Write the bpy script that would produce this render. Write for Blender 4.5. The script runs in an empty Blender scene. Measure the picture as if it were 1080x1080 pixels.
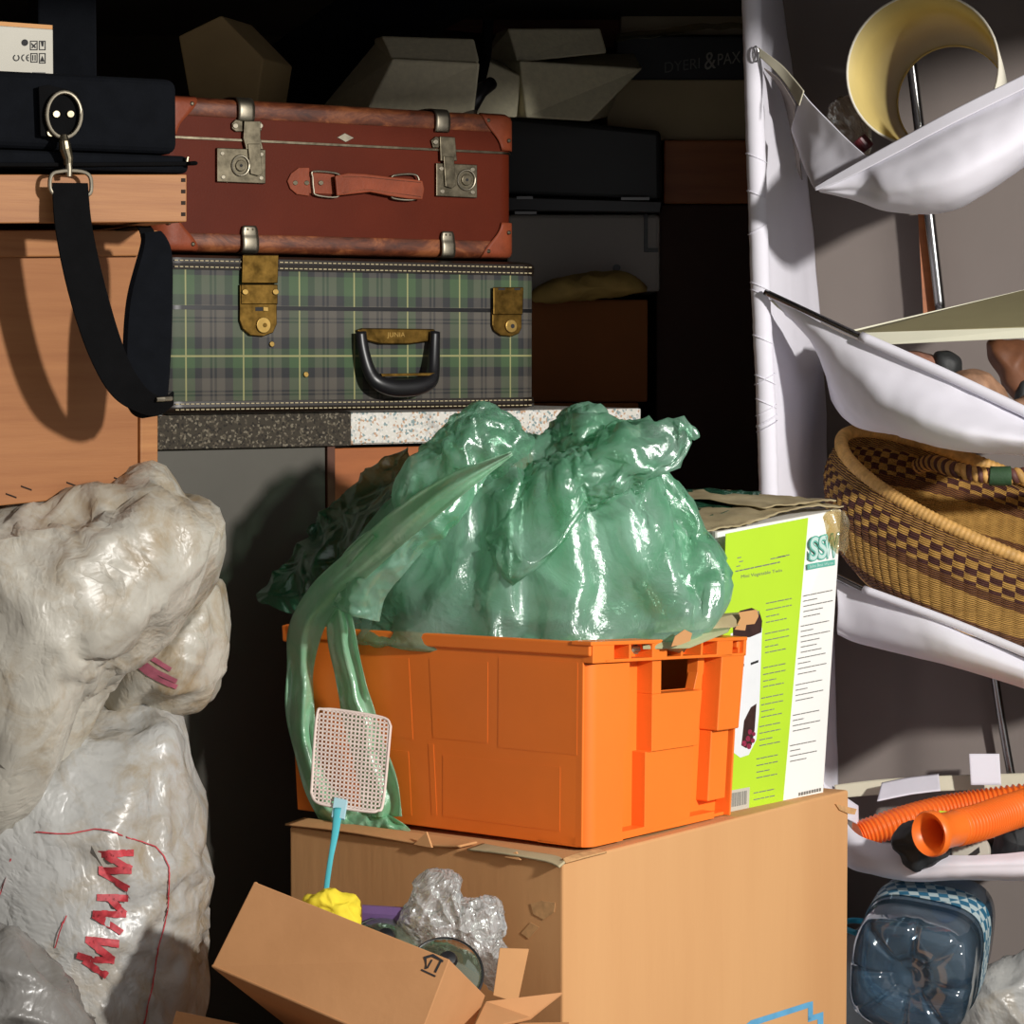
# appended after a_lib: cube-sphere pillow
def qsphere(m):
    vs, fs, idx = [], [], {}
    def vid(p):
        k = tuple(round(c*m) for c in p)
        if k not in idx:
            t = [math.tan(c*math.pi/4) for c in p]
            idx[k] = len(vs); vs.append(Vector(t).normalized())
        return idx[k]
    for ax in range(3):
        for sg in (-1, 1):
            for i in range(m):
                for j in range(m):
                    q = []
                    for a, b in ((i, j), (i+1, j), (i+1, j+1), (i, j+1)):
                        u, v = 2*a/m-1, 2*b/m-1; p = [0, 0, 0]; p[ax] = sg; p[(ax+1) % 3] = u; p[(ax+2) % 3] = v
                        q.append(vid(p))
                    fs.append(tuple(q) if sg > 0 else tuple(q[::-1]))
    return vs, fs
def qpillow(outline, c, Yfun, tf, tb, m, pw=1.0, scale=1.0):
    n = 720; rad = resample(outline, c, n); vs, fs = qsphere(m); out = []
    for v in vs:
        s = math.sqrt(max(0, v.x*v.x+v.z*v.z)); a = math.atan2(-v.z, v.x)
        k = ((a+math.pi)/(2*math.pi)*n) % n; i = int(k); r = rad[i][1]*(1-(k-i))+rad[(i+1) % n][1]*(k-i)
        ss = s**pw; x = c[0]+math.cos(a)*r*ss*scale; y = c[1]+math.sin(a)*r*ss*scale
        out.append(P(x, y, Yfun(x, y) + (v.y*tf if v.y < 0 else v.y*tb)*scale))
    mb = MB(); mb.v = out; mb.f = fs
    return mb
# ------------------------------------------------------------------ loose film settled over its filling with the cloth solver
def settle(mb, inner, grow, frames=40, bend=.3, mass=.15, tens=20, pins=None, ground=None, grav=1.0, seed=1, selfc=True, open_sheet=False):
    def mk(name, m):
        me = bpy.data.meshes.new(name); me.from_pydata(m.v, [], m.f); me.update()
        if not open_sheet:
            bm = bmesh.new(); bm.from_mesh(me); bmesh.ops.recalc_face_normals(bm, faces=bm.faces); bm.to_mesh(me); bm.free()
        o = bpy.data.objects.new(name, me); COL.objects.link(o); return o
    o = mk('film', mb); tmp = [o]
    for v in o.data.vertices: v.co += noise.noise_vector(v.co*14+Vector((seed, 0, 0)))*.006 + noise.noise_vector(v.co*45)*.002
    for m in ([inner] if inner else []) + ([ground] if ground else []):
        c = mk('filling', m); c.modifiers.new('c', 'COLLISION'); c.collision.thickness_outer = .002; c.collision.damping = .5; c.collision.cloth_friction = 20; tmp.append(c)
    if pins:
        vg = o.vertex_groups.new(name='pin')
        for i, w_ in pins(mb.v): vg.add([i], w_, 'REPLACE')
    cl = o.modifiers.new('cloth', 'CLOTH'); s = cl.settings
    s.quality = 5; s.mass = mass; s.tension_stiffness = tens; s.compression_stiffness = tens; s.shear_stiffness = tens*.3; s.bending_stiffness = bend
    s.tension_damping = 5; s.compression_damping = 5; s.air_damping = 2; s.shrink_min = -grow
    s.effector_weights.gravity = grav
    if pins: s.vertex_group_mass = 'pin'; s.pin_stiffness = 1.0
    cs = cl.collision_settings; cs.use_collision = True; cs.distance_min = .002; cs.use_self_collision = selfc; cs.self_distance_min = .0025; cs.collision_quality = 2
    cl.point_cache.frame_start = 1; cl.point_cache.frame_end = frames
    scene.frame_start = 1; scene.frame_end = frames
    for f in range(1, frames+1): scene.frame_set(f)
    dg = bpy.context.evaluated_depsgraph_get(); me = o.evaluated_get(dg).to_mesh()
    res = MB(); res.v = [v.co.copy() for v in me.vertices]; res.f = mb.f
    for x in tmp:
        d = x.data; bpy.data.objects.remove(x); bpy.data.meshes.remove(d)
    scene.frame_set(1); scene.frame_end = 250
    return res
BAG_OL = [(352, 612), (368, 568), (396, 526), (436, 484), (472, 452), (505, 430), (535, 440), (560, 462), (590, 445), (620, 432), (650, 448), (672, 475), (715, 500), (738, 540), (750, 590), (722, 625), (690, 652), (640, 670), (600, 681), (540, 684), (470, 680), (425, 668), (385, 650), (362, 634)]
BAG_SPEC = (BAG_OL, (540, 580), lambda x, y: 4.37-(x-530)*.0004, .15, .15)
BAG_IN = ([(372, 605), (395, 562), (435, 522), (500, 495), (580, 490), (660, 505), (705, 550), (715, 595), (680, 640), (620, 665), (540, 674), (460, 668), (410, 645), (384, 625)], (540, 590), lambda x, y: 4.37-(x-530)*.0004, .125, .13)
UP_OL = [(-90, 520), (0, 522), (80, 512), (165, 500), (200, 520), (229, 542), (228, 580), (204, 626), (160, 672), (112, 722), (82, 765), (50, 830), (15, 885), (-90, 905)]
UP_SPEC = (UP_OL, (50, 670), lambda x, y: 4.04, .24, .20)
LO_OL = [(-90, 740), (60, 744), (130, 748), (186, 756), (197, 800), (208, 860), (216, 930), (216, 1010), (212, 1100), (200, 1300), (180, 1395), (-90, 1400)]
LO_SPEC = (LO_OL, (40, 1000), lambda x, y: 4.12, .24, .2)
import bpy, bmesh, math, random
from mathutils import Vector, Matrix, noise
from mathutils.bvhtree import BVHTree
R = math.radians
random.seed(7)
scene = bpy.context.scene
COL = scene.collection
F_PX, CAM_H, PITCH = 3000.0, 1.4, math.atan(170/3000)
CAM = Vector((0, 0, CAM_H))
FW = Vector((0, math.cos(PITCH), -math.sin(PITCH)))
UP = Vector((0, math.sin(PITCH), math.cos(PITCH)))

def ray(px, py):
    return Vector((1, 0, 0))*((px-540)/F_PX) + UP*((540-py)/F_PX) + FW
def P(px, py, Y):
    d = ray(px, py)
    return CAM + d*(Y/d.y)
def Q(px, py, pl, off=0.0):
    o, n = pl
    d = ray(px, py)
    t = (o-CAM).dot(n)/d.dot(n)
    return CAM + d*t + n*off
def plane3(a, b, c):
    n = (b-a).cross(c-a).normalized()
    if n.dot(CAM-a) < 0: n = -n
    return (a.copy(), n)

# ------------------------------------------------------------------ materials
def lin(c):
    c = c/255.0
    return c/12.92 if c <= .04045 else ((c+.055)/1.055)**2.4
def rgb(r, g, b): return (lin(r), lin(g), lin(b), 1)
class NT:
    def __init__(s, name):
        s.m = bpy.data.materials.new(name); s.m.use_nodes = True
        s.t = s.m.node_tree; s.t.nodes.clear()
        s.out = s.n('ShaderNodeOutputMaterial')
        s.tc = None
    def n(s, typ, **kw):
        nd = s.t.nodes.new(typ)
        for k, v in kw.items():
            if k.startswith('i_'):
                key = k[2:]
                key = int(key) if key.isdigit() else key.replace('_', ' ')
                nd.inputs[key].default_value = v
            else: setattr(nd, k, v)
        return nd
    def l(s, a, ao, b, bi): s.t.links.new(a.outputs[ao], b.inputs[bi])
    def coord(s, which='Object'):
        if s.tc is None: s.tc = s.n('ShaderNodeTexCoord')
        return s.tc, which
    def noise(s, scale, detail=4, rough=.55, stretch=None, which='Object', dist=0):
        nd = s.n('ShaderNodeTexNoise', i_Scale=scale, i_Detail=detail, i_Roughness=rough, i_Distortion=dist)
        tc, w = s.coord(which)
        if stretch:
            mp = s.n('ShaderNodeMapping'); mp.inputs['Scale'].default_value = stretch
            s.l(tc, w, mp, 0); s.l(mp, 0, nd, 0)
        else: s.l(tc, w, nd, 0)
        return nd
    def math(s, op, a, b=None, c=None, clamp=False):
        nd = s.n('ShaderNodeMath', operation=op); nd.use_clamp = clamp
        for i, v in enumerate((a, b, c)):
            if v is None: continue
            if isinstance(v, (int, float)): nd.inputs[i].default_value = v
            else: s.t.links.new(v, nd.inputs[i])
        return nd.outputs[0]
    def mix(s, fac, a, b, mode='MIX'):
        nd = s.n('ShaderNodeMix', data_type='RGBA', blend_type=mode)
        for i, v in ((0, fac), (6, a), (7, b)):
            if isinstance(v, (int, float, tuple)): nd.inputs[i].default_value = v
            else: s.t.links.new(v, nd.inputs[i])
        return nd.outputs[2]
    def bump(s, h, strength, dist, prev=None):
        nd = s.n('ShaderNodeBump', i_Strength=strength, i_Distance=dist)
        s.t.links.new(h, nd.inputs['Height'])
        if prev: s.t.links.new(prev, nd.inputs['Normal'])
        return nd.outputs[0]
    def ramp(s, fac, stops, interp='LINEAR'):
        nd = s.n('ShaderNodeValToRGB'); cr = nd.color_ramp; cr.interpolation = interp
        while len(cr.elements) > 1: cr.elements.remove(cr.elements[-1])
        cr.elements[0].position = stops[0][0]; cr.elements[0].color = stops[0][1]
        for p, c in stops[1:]:
            e = cr.elements.new(p); e.color = c
        s.t.links.new(fac, nd.inputs[0])
        return nd.outputs[0]

def simple(name, c, rough=.6, var=.12, vscale=12, metal=0, bump=0, bscale=60, stretch=None, c2=None, spec=.5, coat=0, bdist=.002, detail=5):
    s = NT(name)
    b = s.n('ShaderNodeBsdfPrincipled'); b.inputs['Roughness'].default_value = rough
    b.inputs['Metallic'].default_value = metal; b.inputs['Specular IOR Level'].default_value = spec
    b.inputs['Coat Weight'].default_value = coat
    nz = s.noise(vscale, detail, stretch=stretch)
    dark = c2 if c2 else tuple(x*(1-var*2) for x in c[:3])+(1,)
    lite = c if c2 else tuple(min(1, x*(1+var)) for x in c[:3])+(1,)
    col = s.ramp(nz.outputs[0], [(.3, dark), (.7, lite)])
    s.t.links.new(col, b.inputs['Base Color'])
    if bump:
        n2 = s.noise(bscale, 4, stretch=stretch)
        s.t.links.new(s.bump(n2.outputs[0], bump, bdist), b.inputs['Normal'])
    s.l(b, 0, s.out, 0)
    s.b = b
    return s.m

def wrinkle_plastic(name, c, c_dirt, rough=.35, dirt=.5, trans=.0):
    s = NT(name)
    b = s.n('ShaderNodeBsdfPrincipled'); b.inputs['Roughness'].default_value = rough
    n1 = s.noise(3.2, 6, .6); n2 = s.noise(14, 8, .65, dist=1.2)
    f = s.math('MULTIPLY', n1.outputs[0], n2.outputs[0])
    f = s.ramp(f, [(.22, (0, 0, 0, 1)), (.38, (1, 1, 1, 1))])
    f = s.math('MULTIPLY', f, dirt)
    s.t.links.new(s.mix(f, c, c_dirt), b.inputs['Base Color'])
    v = s.n('ShaderNodeTexVoronoi', feature='F1', i_Scale=16.0); w = s.noise(9, 4, .6, dist=.5)
    mx = s.n('ShaderNodeMix', data_type='RGBA'); mx.inputs[0].default_value = .12
    tc, _ = s.coord(); s.l(tc, 'Object', mx, 6); s.l(w, 1, mx, 7); s.l(mx, 2, v, 'Vector')
    weave = s.noise(260, 2)
    n = s.bump(w.outputs[0], .22, .02)
    mp = s.n('ShaderNodeMapping'); mp.inputs['Scale'].default_value = (1.25, 1, .5); mp.inputs['Rotation'].default_value = (0, R(-28), 0); s.l(tc, 'Object', mp, 0)
    for sc_, st_, ds_ in ((7.0, .34, .012), (17.0, .20, .006)):
        e = s.n('ShaderNodeTexVoronoi', feature='DISTANCE_TO_EDGE', i_Scale=sc_)
        m_ = s.n('ShaderNodeMix', data_type='RGBA'); m_.inputs[0].default_value = .12; s.l(mp, 0, m_, 6); s.l(w, 1, m_, 7); s.l(m_, 2, e, 'Vector')
        n = s.bump(s.math('MINIMUM', e.outputs[0], .28), st_, ds_*3, n)
    n = s.bump(weave.outputs[0], .12, .001, n)
    s.t.links.new(n, b.inputs['Normal'])
    s.l(b, 0, s.out, 0)
    return s.m

def film(name, c, opac=.5, rough=.25, gloss=.6, tint=None, bumpk=.5, vscale=16):
    """thin plastic film: part see-through, part diffusing, part mirror"""
    s = NT(name)
    tr = s.n('ShaderNodeBsdfTransparent'); tr.inputs[0].default_value = tint or c
    df = s.n('ShaderNodeBsdfDiffuse'); df.inputs[0].default_value = c
    tl = s.n('ShaderNodeBsdfTranslucent'); tl.inputs[0].default_value = c
    gl = s.n('ShaderNodeBsdfAnisotropic' if False else 'ShaderNodeBsdfGlossy'); gl.inputs['Roughness'].default_value = rough
    gl.inputs[0].default_value = (.9, 1, .95, 1)
    w = s.noise(7, 5, .6, dist=.8)
    v = s.n('ShaderNodeTexVoronoi', feature='F1', i_Scale=float(vscale))
    mx = s.n('ShaderNodeMix', data_type='RGBA'); mx.inputs[0].default_value = .15
    tc, _ = s.coord(); s.l(tc, 'Object', mx, 6); s.l(w, 1, mx, 7); s.l(mx, 2, v, 'Vector')
    n = s.bump(v.outputs['Distance'], bumpk, .012); n = s.bump(w.outputs[0], bumpk*.6, .02, n)
    for x in (df, tl, gl): s.t.links.new(n, x.inputs['Normal'])
    m1 = s.n('ShaderNodeMixShader', i_0=.42); s.l(df, 0, m1, 1); s.l(tl, 0, m1, 2)
    op = s.math('MULTIPLY_ADD', w.outputs[0], .5, opac-.25, clamp=True)
    m2 = s.n('ShaderNodeMixShader'); s.t.links.new(op, m2.inputs[0]); s.l(tr, 0, m2, 1); s.l(m1, 0, m2, 2)
    fr = s.n('ShaderNodeLayerWeight', i_Blend=.25)
    s.t.links.new(n, fr.inputs['Normal'])
    fa = s.math('MULTIPLY_ADD', fr.outputs['Facing'], gloss*.5, gloss*.13, clamp=True)
    m3 = s.n('ShaderNodeMixShader'); s.t.links.new(fa, m3.inputs[0]); s.l(m2, 0, m3, 1); s.l(gl, 0, m3, 2)
    s.l(m3, 0, s.out, 0)
    return s.m

# ------------------------------------------------------------------ mesh building
class MB:
    def __init__(s): s.v = []; s.f = []; s.uv = None
    def add(s, vs, fs):
        n = len(s.v); s.v += [Vector(v) for v in vs]; s.f += [tuple(i+n for i in f) for f in fs]
        return s
    def hexa(s, c):      # c: 4 corners of one face, then the 4 opposite ones
        return s.add(c, [(0,1,2,3), (7,6,5,4), (0,4,5,1), (1,5,6,2), (2,6,7,3), (3,7,4,0)])
    def box(s, M, x0, x1, y0, y1, z0, z1):
        c = [M @ Vector(p) for p in ((x0,y0,z0),(x1,y0,z0),(x1,y0,z1),(x0,y0,z1),(x0,y1,z0),(x1,y1,z0),(x1,y1,z1),(x0,y1,z1))]
        return s.hexa(c)
    def prism(s, pts, ext):      # closed polygon of 3D points extruded by a vector
        n = len(pts); a = list(pts); b = [p+ext for p in pts]
        fs = [tuple(range(n)), tuple(range(2*n-1, n-1, -1))] + [(i, n+i, n+(i+1) % n, (i+1) % n) for i in range(n)]
        return s.add(a+b, fs)
    def rings(s, rings, cap0=True, cap1=True, closed=True):
        n = len(rings[0]); base = len(s.v); k = len(rings)
        vs = [p for r in rings for p in r]; fs = []
        for i in range(k-1):
            for j in range(n if closed else n-1):
                a = i*n+j; b = i*n+(j+1) % n
                fs.append((a, b, b+n, a+n))
        if cap0: fs.append(tuple(range(n-1, -1, -1)))
        if cap1: fs.append(tuple(range((k-1)*n, k*n)))
        return s.add(vs, fs)
    def tube(s, path, r, n=12, closed=False, cap=True, flat=1.0, flatdir=None):
        path = [Vector(p) for p in path]; m = len(path)
        rr = r if isinstance(r, (list, tuple)) else [r]*m
        rings = []; prev = None
        for i, p in enumerate(path):
            if closed: t = path[(i+1) % m]-path[i-1]
            else: t = path[min(i+1, m-1)]-path[max(i-1, 0)]
            t.normalize()
            if prev is None:
                u = t.orthogonal().normalized() if flatdir is None else (flatdir - t*flatdir.dot(t)).normalized()
            else:
                u = (prev - t*prev.dot(t)).normalized()
            if flatdir is not None: u = (flatdir - t*flatdir.dot(t)).normalized()
            prev = u; w = t.cross(u)
            rings.append([p + (u*math.cos(a)*flat + w*math.sin(a))*rr[i] for a in [2*math.pi*k/n for k in range(n)]])
        if closed:
            rings.append(rings[0]); return s.rings(rings, False, False)
        return s.rings(rings, cap, cap)
    def lathe(s, M, prof, n=32, cap0=False, cap1=False):
        rings = [[M @ Vector((r*math.cos(a), r*math.sin(a), z)) for a in [2*math.pi*k/n for k in range(n)]] for r, z in prof]
        return s.rings(rings, cap0, cap1)
    def grid(s, rows, closed=False):
        n = len(rows[0]); fs = []; k = len(rows)
        for i in range(k-1):
            for j in range(n if closed else n-1):
                a = i*n+j; b = i*n+(j+1) % n
                fs.append((a, b, b+n, a+n))
        return s.add([p for r in rows for p in r], fs)

INV = {}
def base_of(vs):
    lo = Vector((min(v.x for v in vs), min(v.y for v in vs), min(v.z for v in vs)))
    hi = Vector((max(v.x for v in vs), max(v.y for v in vs), max(v.z for v in vs)))
    return Vector(((lo.x+hi.x)/2, (lo.y+hi.y)/2, lo.z))
def frame(origin, ang=0.0):
    return Matrix.Translation(origin) @ Matrix.Rotation(ang, 4, 'Z')
def tag(o, label=None, cat=None, group=None, kind=None):
    for k, v in (('label', label), ('category', cat), ('group', group), ('kind', kind)):
        if v: o[k] = v
    return o
def thing(name, label, cat, M, group=None):
    o = bpy.data.objects.new(name, None); COL.objects.link(o)
    if isinstance(M, Vector): M = Matrix.Translation(M)
    o.matrix_world = M; o.empty_display_size = .05
    INV[o.name] = M.inverted()
    return tag(o, label, cat, group)
def obj(name, mb, mat, parent=None, bevel=0, smooth=False, solid=0, sub=0, M=None, segs=2, label=None, sm_angle=None, uvs=None):
    if parent is not None: inv = INV[parent.name]
    else:
        if M is None: M = Matrix.Translation(base_of(mb.v))
        inv = M.inverted()
    me = bpy.data.meshes.new(name)
    me.from_pydata([inv @ v for v in mb.v], [], mb.f); me.update()
    bm = bmesh.new(); bm.from_mesh(me); bmesh.ops.recalc_face_normals(bm, faces=bm.faces); bm.to_mesh(me); bm.free()
    if uvs:
        lay = me.uv_layers.new(name='UVMap')
        for lp in me.loops: lay.data[lp.index].uv = uvs[lp.vertex_index]
    me.materials.append(mat)
    o = bpy.data.objects.new(name, me); COL.objects.link(o)
    if parent is not None: o.parent = parent
    else: o.matrix_world = M
    INV[o.name] = inv
    if smooth:
        for p in me.polygons: p.use_smooth = True
        if sm_angle: me.set_sharp_from_angle(angle=R(sm_angle))
    if solid:
        md = o.modifiers.new('Solid', 'SOLIDIFY'); md.thickness = solid; md.offset = 0
    if bevel:
        md = o.modifiers.new('Bevel', 'BEVEL'); md.width = bevel; md.segments = segs; md.limit_method = 'ANGLE'; md.angle_limit = R(35)
    if sub:
        md = o.modifiers.new('Sub', 'SUBSURF'); md.levels = sub; md.render_levels = sub
    if label: o['label'] = label
    return o
def top(name, mb, mat, label, cat, group=None, **kw):
    return tag(obj(name, mb, mat, None, **kw), label, cat, group)
def struct(name, mb, mat, **kw):
    return tag(obj(name, mb, mat, None, **kw), kind='structure')

def cr(p0, p1, p2, p3, t):
    return .5*((2*p1)+(p2-p0)*t+(2*p0-5*p1+4*p2-p3)*t*t+(3*p1-p0-3*p2+p3)*t**3)
def spline(pts, n, closed=False):
    pts = [Vector(p) for p in pts]; m = len(pts); out = []
    segs = m if closed else m-1
    for k in range(n):
        u = k/(n if closed else n-1)*segs; i = min(int(u), segs-1); t = u-i
        if closed: a = [pts[(i+d) % m] for d in (-1, 0, 1, 2)]
        else: a = [pts[max(0, min(m-1, i+d))] for d in (-1, 0, 1, 2)]
        out.append(cr(*a, t))
    return out
def loft(rows, nu, nv, disp=None):
    rr = [spline(r, nu) for r in rows]
    g = list(zip(*[spline([r[j] for r in rr], nv) for j in range(nu)]))
    g = [list(r) for r in g]
    if disp:
        g2 = []
        for i, r in enumerate(g):
            q = []
            for j, p in enumerate(r):
                a = g[i][min(j+1, nu-1)]-g[i][max(j-1, 0)]; b = g[min(i+1, nv-1)][j]-g[max(i-1, 0)][j]
                n = a.cross(b)
                n = n.normalized() if n.length > 1e-9 else Vector((0, -1, 0))
                if n.dot(CAM-p) < 0: n = -n
                q.append(p + n*disp(j/(nu-1), i/(nv-1), p))
            g2.append(q)
        g = g2
    return g
def fold(p, s, seed=0):
    """creased, faceted height field like crumpled film, about -1..1"""
    q = p*s + Vector((seed*3.1, seed*1.7, seed*.9)); q += noise.noise_vector(q*.6)*.7
    d = noise.voronoi(q)[0]
    return min(1.0, (d[1]-d[0])*2.2)*-1 + .5
def resample(outline, c, n):
    """closed outline (px) as seen from centre c: n radii by angle"""
    o = spline([Vector((x, y, 0)) for x, y in outline], 600, True)
    o.append(o[0]); res = []
    angs = [math.atan2(q.y-c[1], q.x-c[0]) for q in o]
    for k in range(n):
        a = -math.pi + 2*math.pi*k/n; best = None
        d = Vector((math.cos(a), math.sin(a), 0))
        for i in range(600):
            da = (angs[i]-a+math.pi) % (2*math.pi)-math.pi; db = (angs[i+1]-a+math.pi) % (2*math.pi)-math.pi
            if da*db <= 0 and abs(da-db) < 1.5:
                t = da/(da-db) if da != db else 0
                q = o[i].lerp(o[i+1], t); r = math.hypot(q.x-c[0], q.y-c[1])
                if best is None or r > best: best = r
        res.append((d, best or 1))
    return res
def pillow(outline, c, Yfun, tf, tb, n=160, nr=44, disp=None, pw=1.0):
    """closed rounded body whose outline from the photograph's side is `outline`"""
    rad = resample(outline, c, n); rows = []
    for i in range(nr+1):
        ph = math.pi*i/nr; ph = min(max(ph, .02), math.pi-.02)
        s = math.sin(ph)**pw; dz = math.cos(ph)
        row = []
        for d, r in rad:
            x = c[0]+d.x*r*s; y = c[1]+d.y*r*s
            row.append(P(x, y, Yfun(x, y) - (dz*tf if dz > 0 else dz*tb)))
        rows.append(row)
    mb = MB(); mb.grid(rows, closed=True)
    k = len(mb.v)
    mb.f.append(tuple(range(n))); mb.f.append(tuple(range(k-1, k-n-1, -1)))
    if disp:
        me = bpy.data.meshes.new('tmp'); me.from_pydata(mb.v, [], mb.f)
        bm = bmesh.new(); bm.from_mesh(me); bmesh.ops.recalc_face_normals(bm, faces=bm.faces); bm.normal_update()
        mb.v = [v.co + v.normal*disp(v.co) for v in bm.verts]
        bm.free(); bpy.data.meshes.remove(me)
    return mb
def text_mb(body, p0, p1, p2, ext=.0006, bold=0):
    """lettering mapped so that its box spans p0 (lower left), p1 (lower right), p2 (upper left)"""
    cu = bpy.data.curves.new('t', 'FONT'); cu.body = body; cu.offset = bold
    o = bpy.data.objects.new('t', cu); COL.objects.link(o)
    dg = bpy.context.evaluated_depsgraph_get(); me = bpy.data.meshes.new_from_object(o.evaluated_get(dg))
    xs = [v.co.x for v in me.vertices]; ys = [v.co.y for v in me.vertices]
    x0, x1, y0, y1 = min(xs), max(xs), min(ys), max(ys)
    ex, ey = p1-p0, p2-p0; nn = ex.cross(ey).normalized()
    if nn.dot(CAM-p0) < 0: nn = -nn
    mb = MB(); mb.add([p0+ex*((v.co.x-x0)/(x1-x0))+ey*((v.co.y-y0)/(y1-y0))+nn*ext for v in me.vertices], [tuple(p.vertices) for p in me.polygons])
    bpy.data.objects.remove(o); bpy.data.meshes.remove(me); bpy.data.curves.remove(cu)
    return mb
def plate(poly, pl, t0, t1):
    """flat piece traced on plane pl, from height t0 to t1 above it"""
    pts = [Q(x, y, pl, 0) + pl[1]*t0 for x, y in poly]
    return MB().prism(pts, pl[1]*(t1-t0))
def plates(polys, pl, t0, t1):
    mb = MB()
    for p in polys:
        m = plate(p, pl, t0, t1); mb.add(m.v, m.f)
    return mb
def circ(cx, cy, rx, ry=None, n=20):
    ry = ry or rx
    return [(cx+rx*math.cos(2*math.pi*k/n), cy+ry*math.sin(2*math.pi*k/n)) for k in range(n)]
def rrect(x0, y0, x1, y1, r, n=4):
    o = []
    for cx, cy, a0 in ((x1-r, y1-r, 0), (x0+r, y1-r, 90), (x0+r, y0+r, 180), (x1-r, y0+r, 270)):
        for k in range(n+1):
            a = R(a0+90*k/n); o.append((cx+r*math.cos(a), cy+r*math.sin(a)))
    return o
# ------------------------------------------------------------------ camera, light, setting
cd = bpy.data.cameras.new('camera'); cam = bpy.data.objects.new('camera', cd); COL.objects.link(cam)
cam.location = CAM; cam.rotation_euler = (math.pi/2-PITCH, 0, 0)
cd.sensor_width = 36; cd.lens = 36*F_PX/1080; cd.clip_start = .05
scene.camera = cam
scene.view_settings.view_transform = 'Standard'; scene.view_settings.look = 'None'
scene.view_settings.gamma = 1; scene.view_settings.use_curve_mapping = False
scene.view_settings.exposure = 0.0
EL = R(20); AZ = R(37)
SUN = Vector((-math.sin(AZ)*math.cos(EL), math.cos(AZ)*math.cos(EL), -math.sin(EL)))
sd = bpy.data.lights.new('window_light', 'AREA'); so = bpy.data.objects.new('window_light', sd); COL.objects.link(so)
so.rotation_euler = SUN.to_track_quat('-Z', 'Y').to_euler(); sd.energy = 245; sd.shape = 'DISK'; sd.size = .26; sd.color = (1, .965, .92)
so.location = Vector((.3, 4.1, .9))-SUN*4.5
w = bpy.data.worlds.new('world'); scene.world = w; w.use_nodes = True
bg = w.node_tree.nodes['Background']; bg.inputs[0].default_value = (.97, .94, .95, 1); bg.inputs[1].default_value = .42

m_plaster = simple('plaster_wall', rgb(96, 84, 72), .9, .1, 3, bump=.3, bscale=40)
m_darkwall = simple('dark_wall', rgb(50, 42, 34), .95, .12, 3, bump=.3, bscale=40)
m_floor = simple('concrete_floor', rgb(90, 84, 78), .9, .15, 5, bump=.3)
m_beam = simple('dark_beam_wood', rgb(92, 44, 26), .7, .2, 6, stretch=(1, 8, 8))
def slab(x0, x1, y0, y1, z0, z1): return MB().box(Matrix.Identity(4), x0, x1, y0, y1, z0, z1)
struct('floor', slab(-1.5, 1.5, 1.0, 6.3, -.1, 0), m_floor)
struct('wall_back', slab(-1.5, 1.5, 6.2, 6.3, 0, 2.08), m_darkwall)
struct('wall_left', slab(-1.5, -1.4, 1.0, 6.2, 0, 2.08), m_plaster)
struct('wall_right', slab(1.4, 1.5, 4.3, 6.2, 0, 2.08), m_plaster)
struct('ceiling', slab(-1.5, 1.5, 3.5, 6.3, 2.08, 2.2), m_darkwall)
mb = MB(); mb.hexa([P(150, -40, 5.9), P(660, -40, 5.9), P(660, 52, 5.9), P(150, -4, 5.9), P(150, -40, 6.1), P(660, -40, 6.1), P(660, 40, 6.1), P(150, -12, 6.1)])
struct('trim_1', mb, m_beam)

struct('added_shade_beam', slab(-1.4, 1.12, 3.45, 3.55, 2.015, 2.08), m_beam)  # added beam out of view, keeps light off the upper background

# ------------------------------------------------------------------ shared materials
m_pine = simple('pine_wood', rgb(160, 106, 60), .6, .1, 3, stretch=(1.2, 1.2, 22), c2=rgb(146, 92, 49), bump=.15, bscale=20)
m_pine2 = simple('pine_batten', rgb(174, 120, 70), .6, .1, 3, stretch=(1.5, 1.5, 40), c2=rgb(152, 98, 54), bump=.15, bscale=20)
m_slot = simple('dark_joint', rgb(40, 26, 16), .9)
m_blackcloth = simple('black_fabric', rgb(15, 17, 21), .9, .1, 40, bump=.3, bscale=500, spec=.08)
m_web = simple('black_webbing', rgb(13, 13, 14), .9, .1, 40, bump=.5, bscale=700, spec=.08)
m_blackpl = simple('black_plastic', rgb(26, 26, 28), .35, .08, 10)
m_nickel = simple('worn_nickel', rgb(160, 152, 134), .45, .14, 60, metal=1)
m_oldnick = simple('tarnished_nickel', rgb(118, 110, 92), .40, .25, 70, metal=1)
m_brass = simple('tarnished_brass', rgb(112, 86, 40), .42, .3, 60, metal=1)
m_brasslt = simple('brass_rivet', rgb(180, 148, 84), .42, .1, 60, metal=1)
m_whitecard = simple('white_card', rgb(196, 192, 178), .6, .04, 6)
m_ink = simple('black_ink', rgb(40, 40, 42), .8)
m_inkgrey = simple('grey_ink', rgb(120, 120, 116), .8)
m_card = simple('brown_cardboard', rgb(214, 164, 112), .85, .04, 5, c2=rgb(202, 150, 100), bump=.25, bscale=60, stretch=(1, 1, .12), spec=.2)
m_cardin = simple('cardboard_inside', rgb(196, 146, 98), .9, .06, 6, spec=.2)
m_cardedge = simple('cardboard_edge', rgb(205, 160, 110), .9, .1, 90, spec=.2)
m_cardold = simple('old_cardboard', rgb(190, 176, 140), .9, .1, 14, c2=rgb(156, 140, 106), spec=.2)
m_foam = simple('polystyrene', rgb(216, 208, 178), .9, .05, 90, bump=.4, bscale=160, spec=.2)
m_leather = simple('tan_leather', rgb(140, 68, 42), .5, .12, 30, bump=.2, bscale=200, spec=.25)
m_stitch = simple('cream_thread', rgb(190, 176, 140), .8)
m_rust = simple('fibreboard_red_brown', rgb(92, 34, 17), .55, .07, 8, bump=.15, bscale=300, spec=.12)

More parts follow.
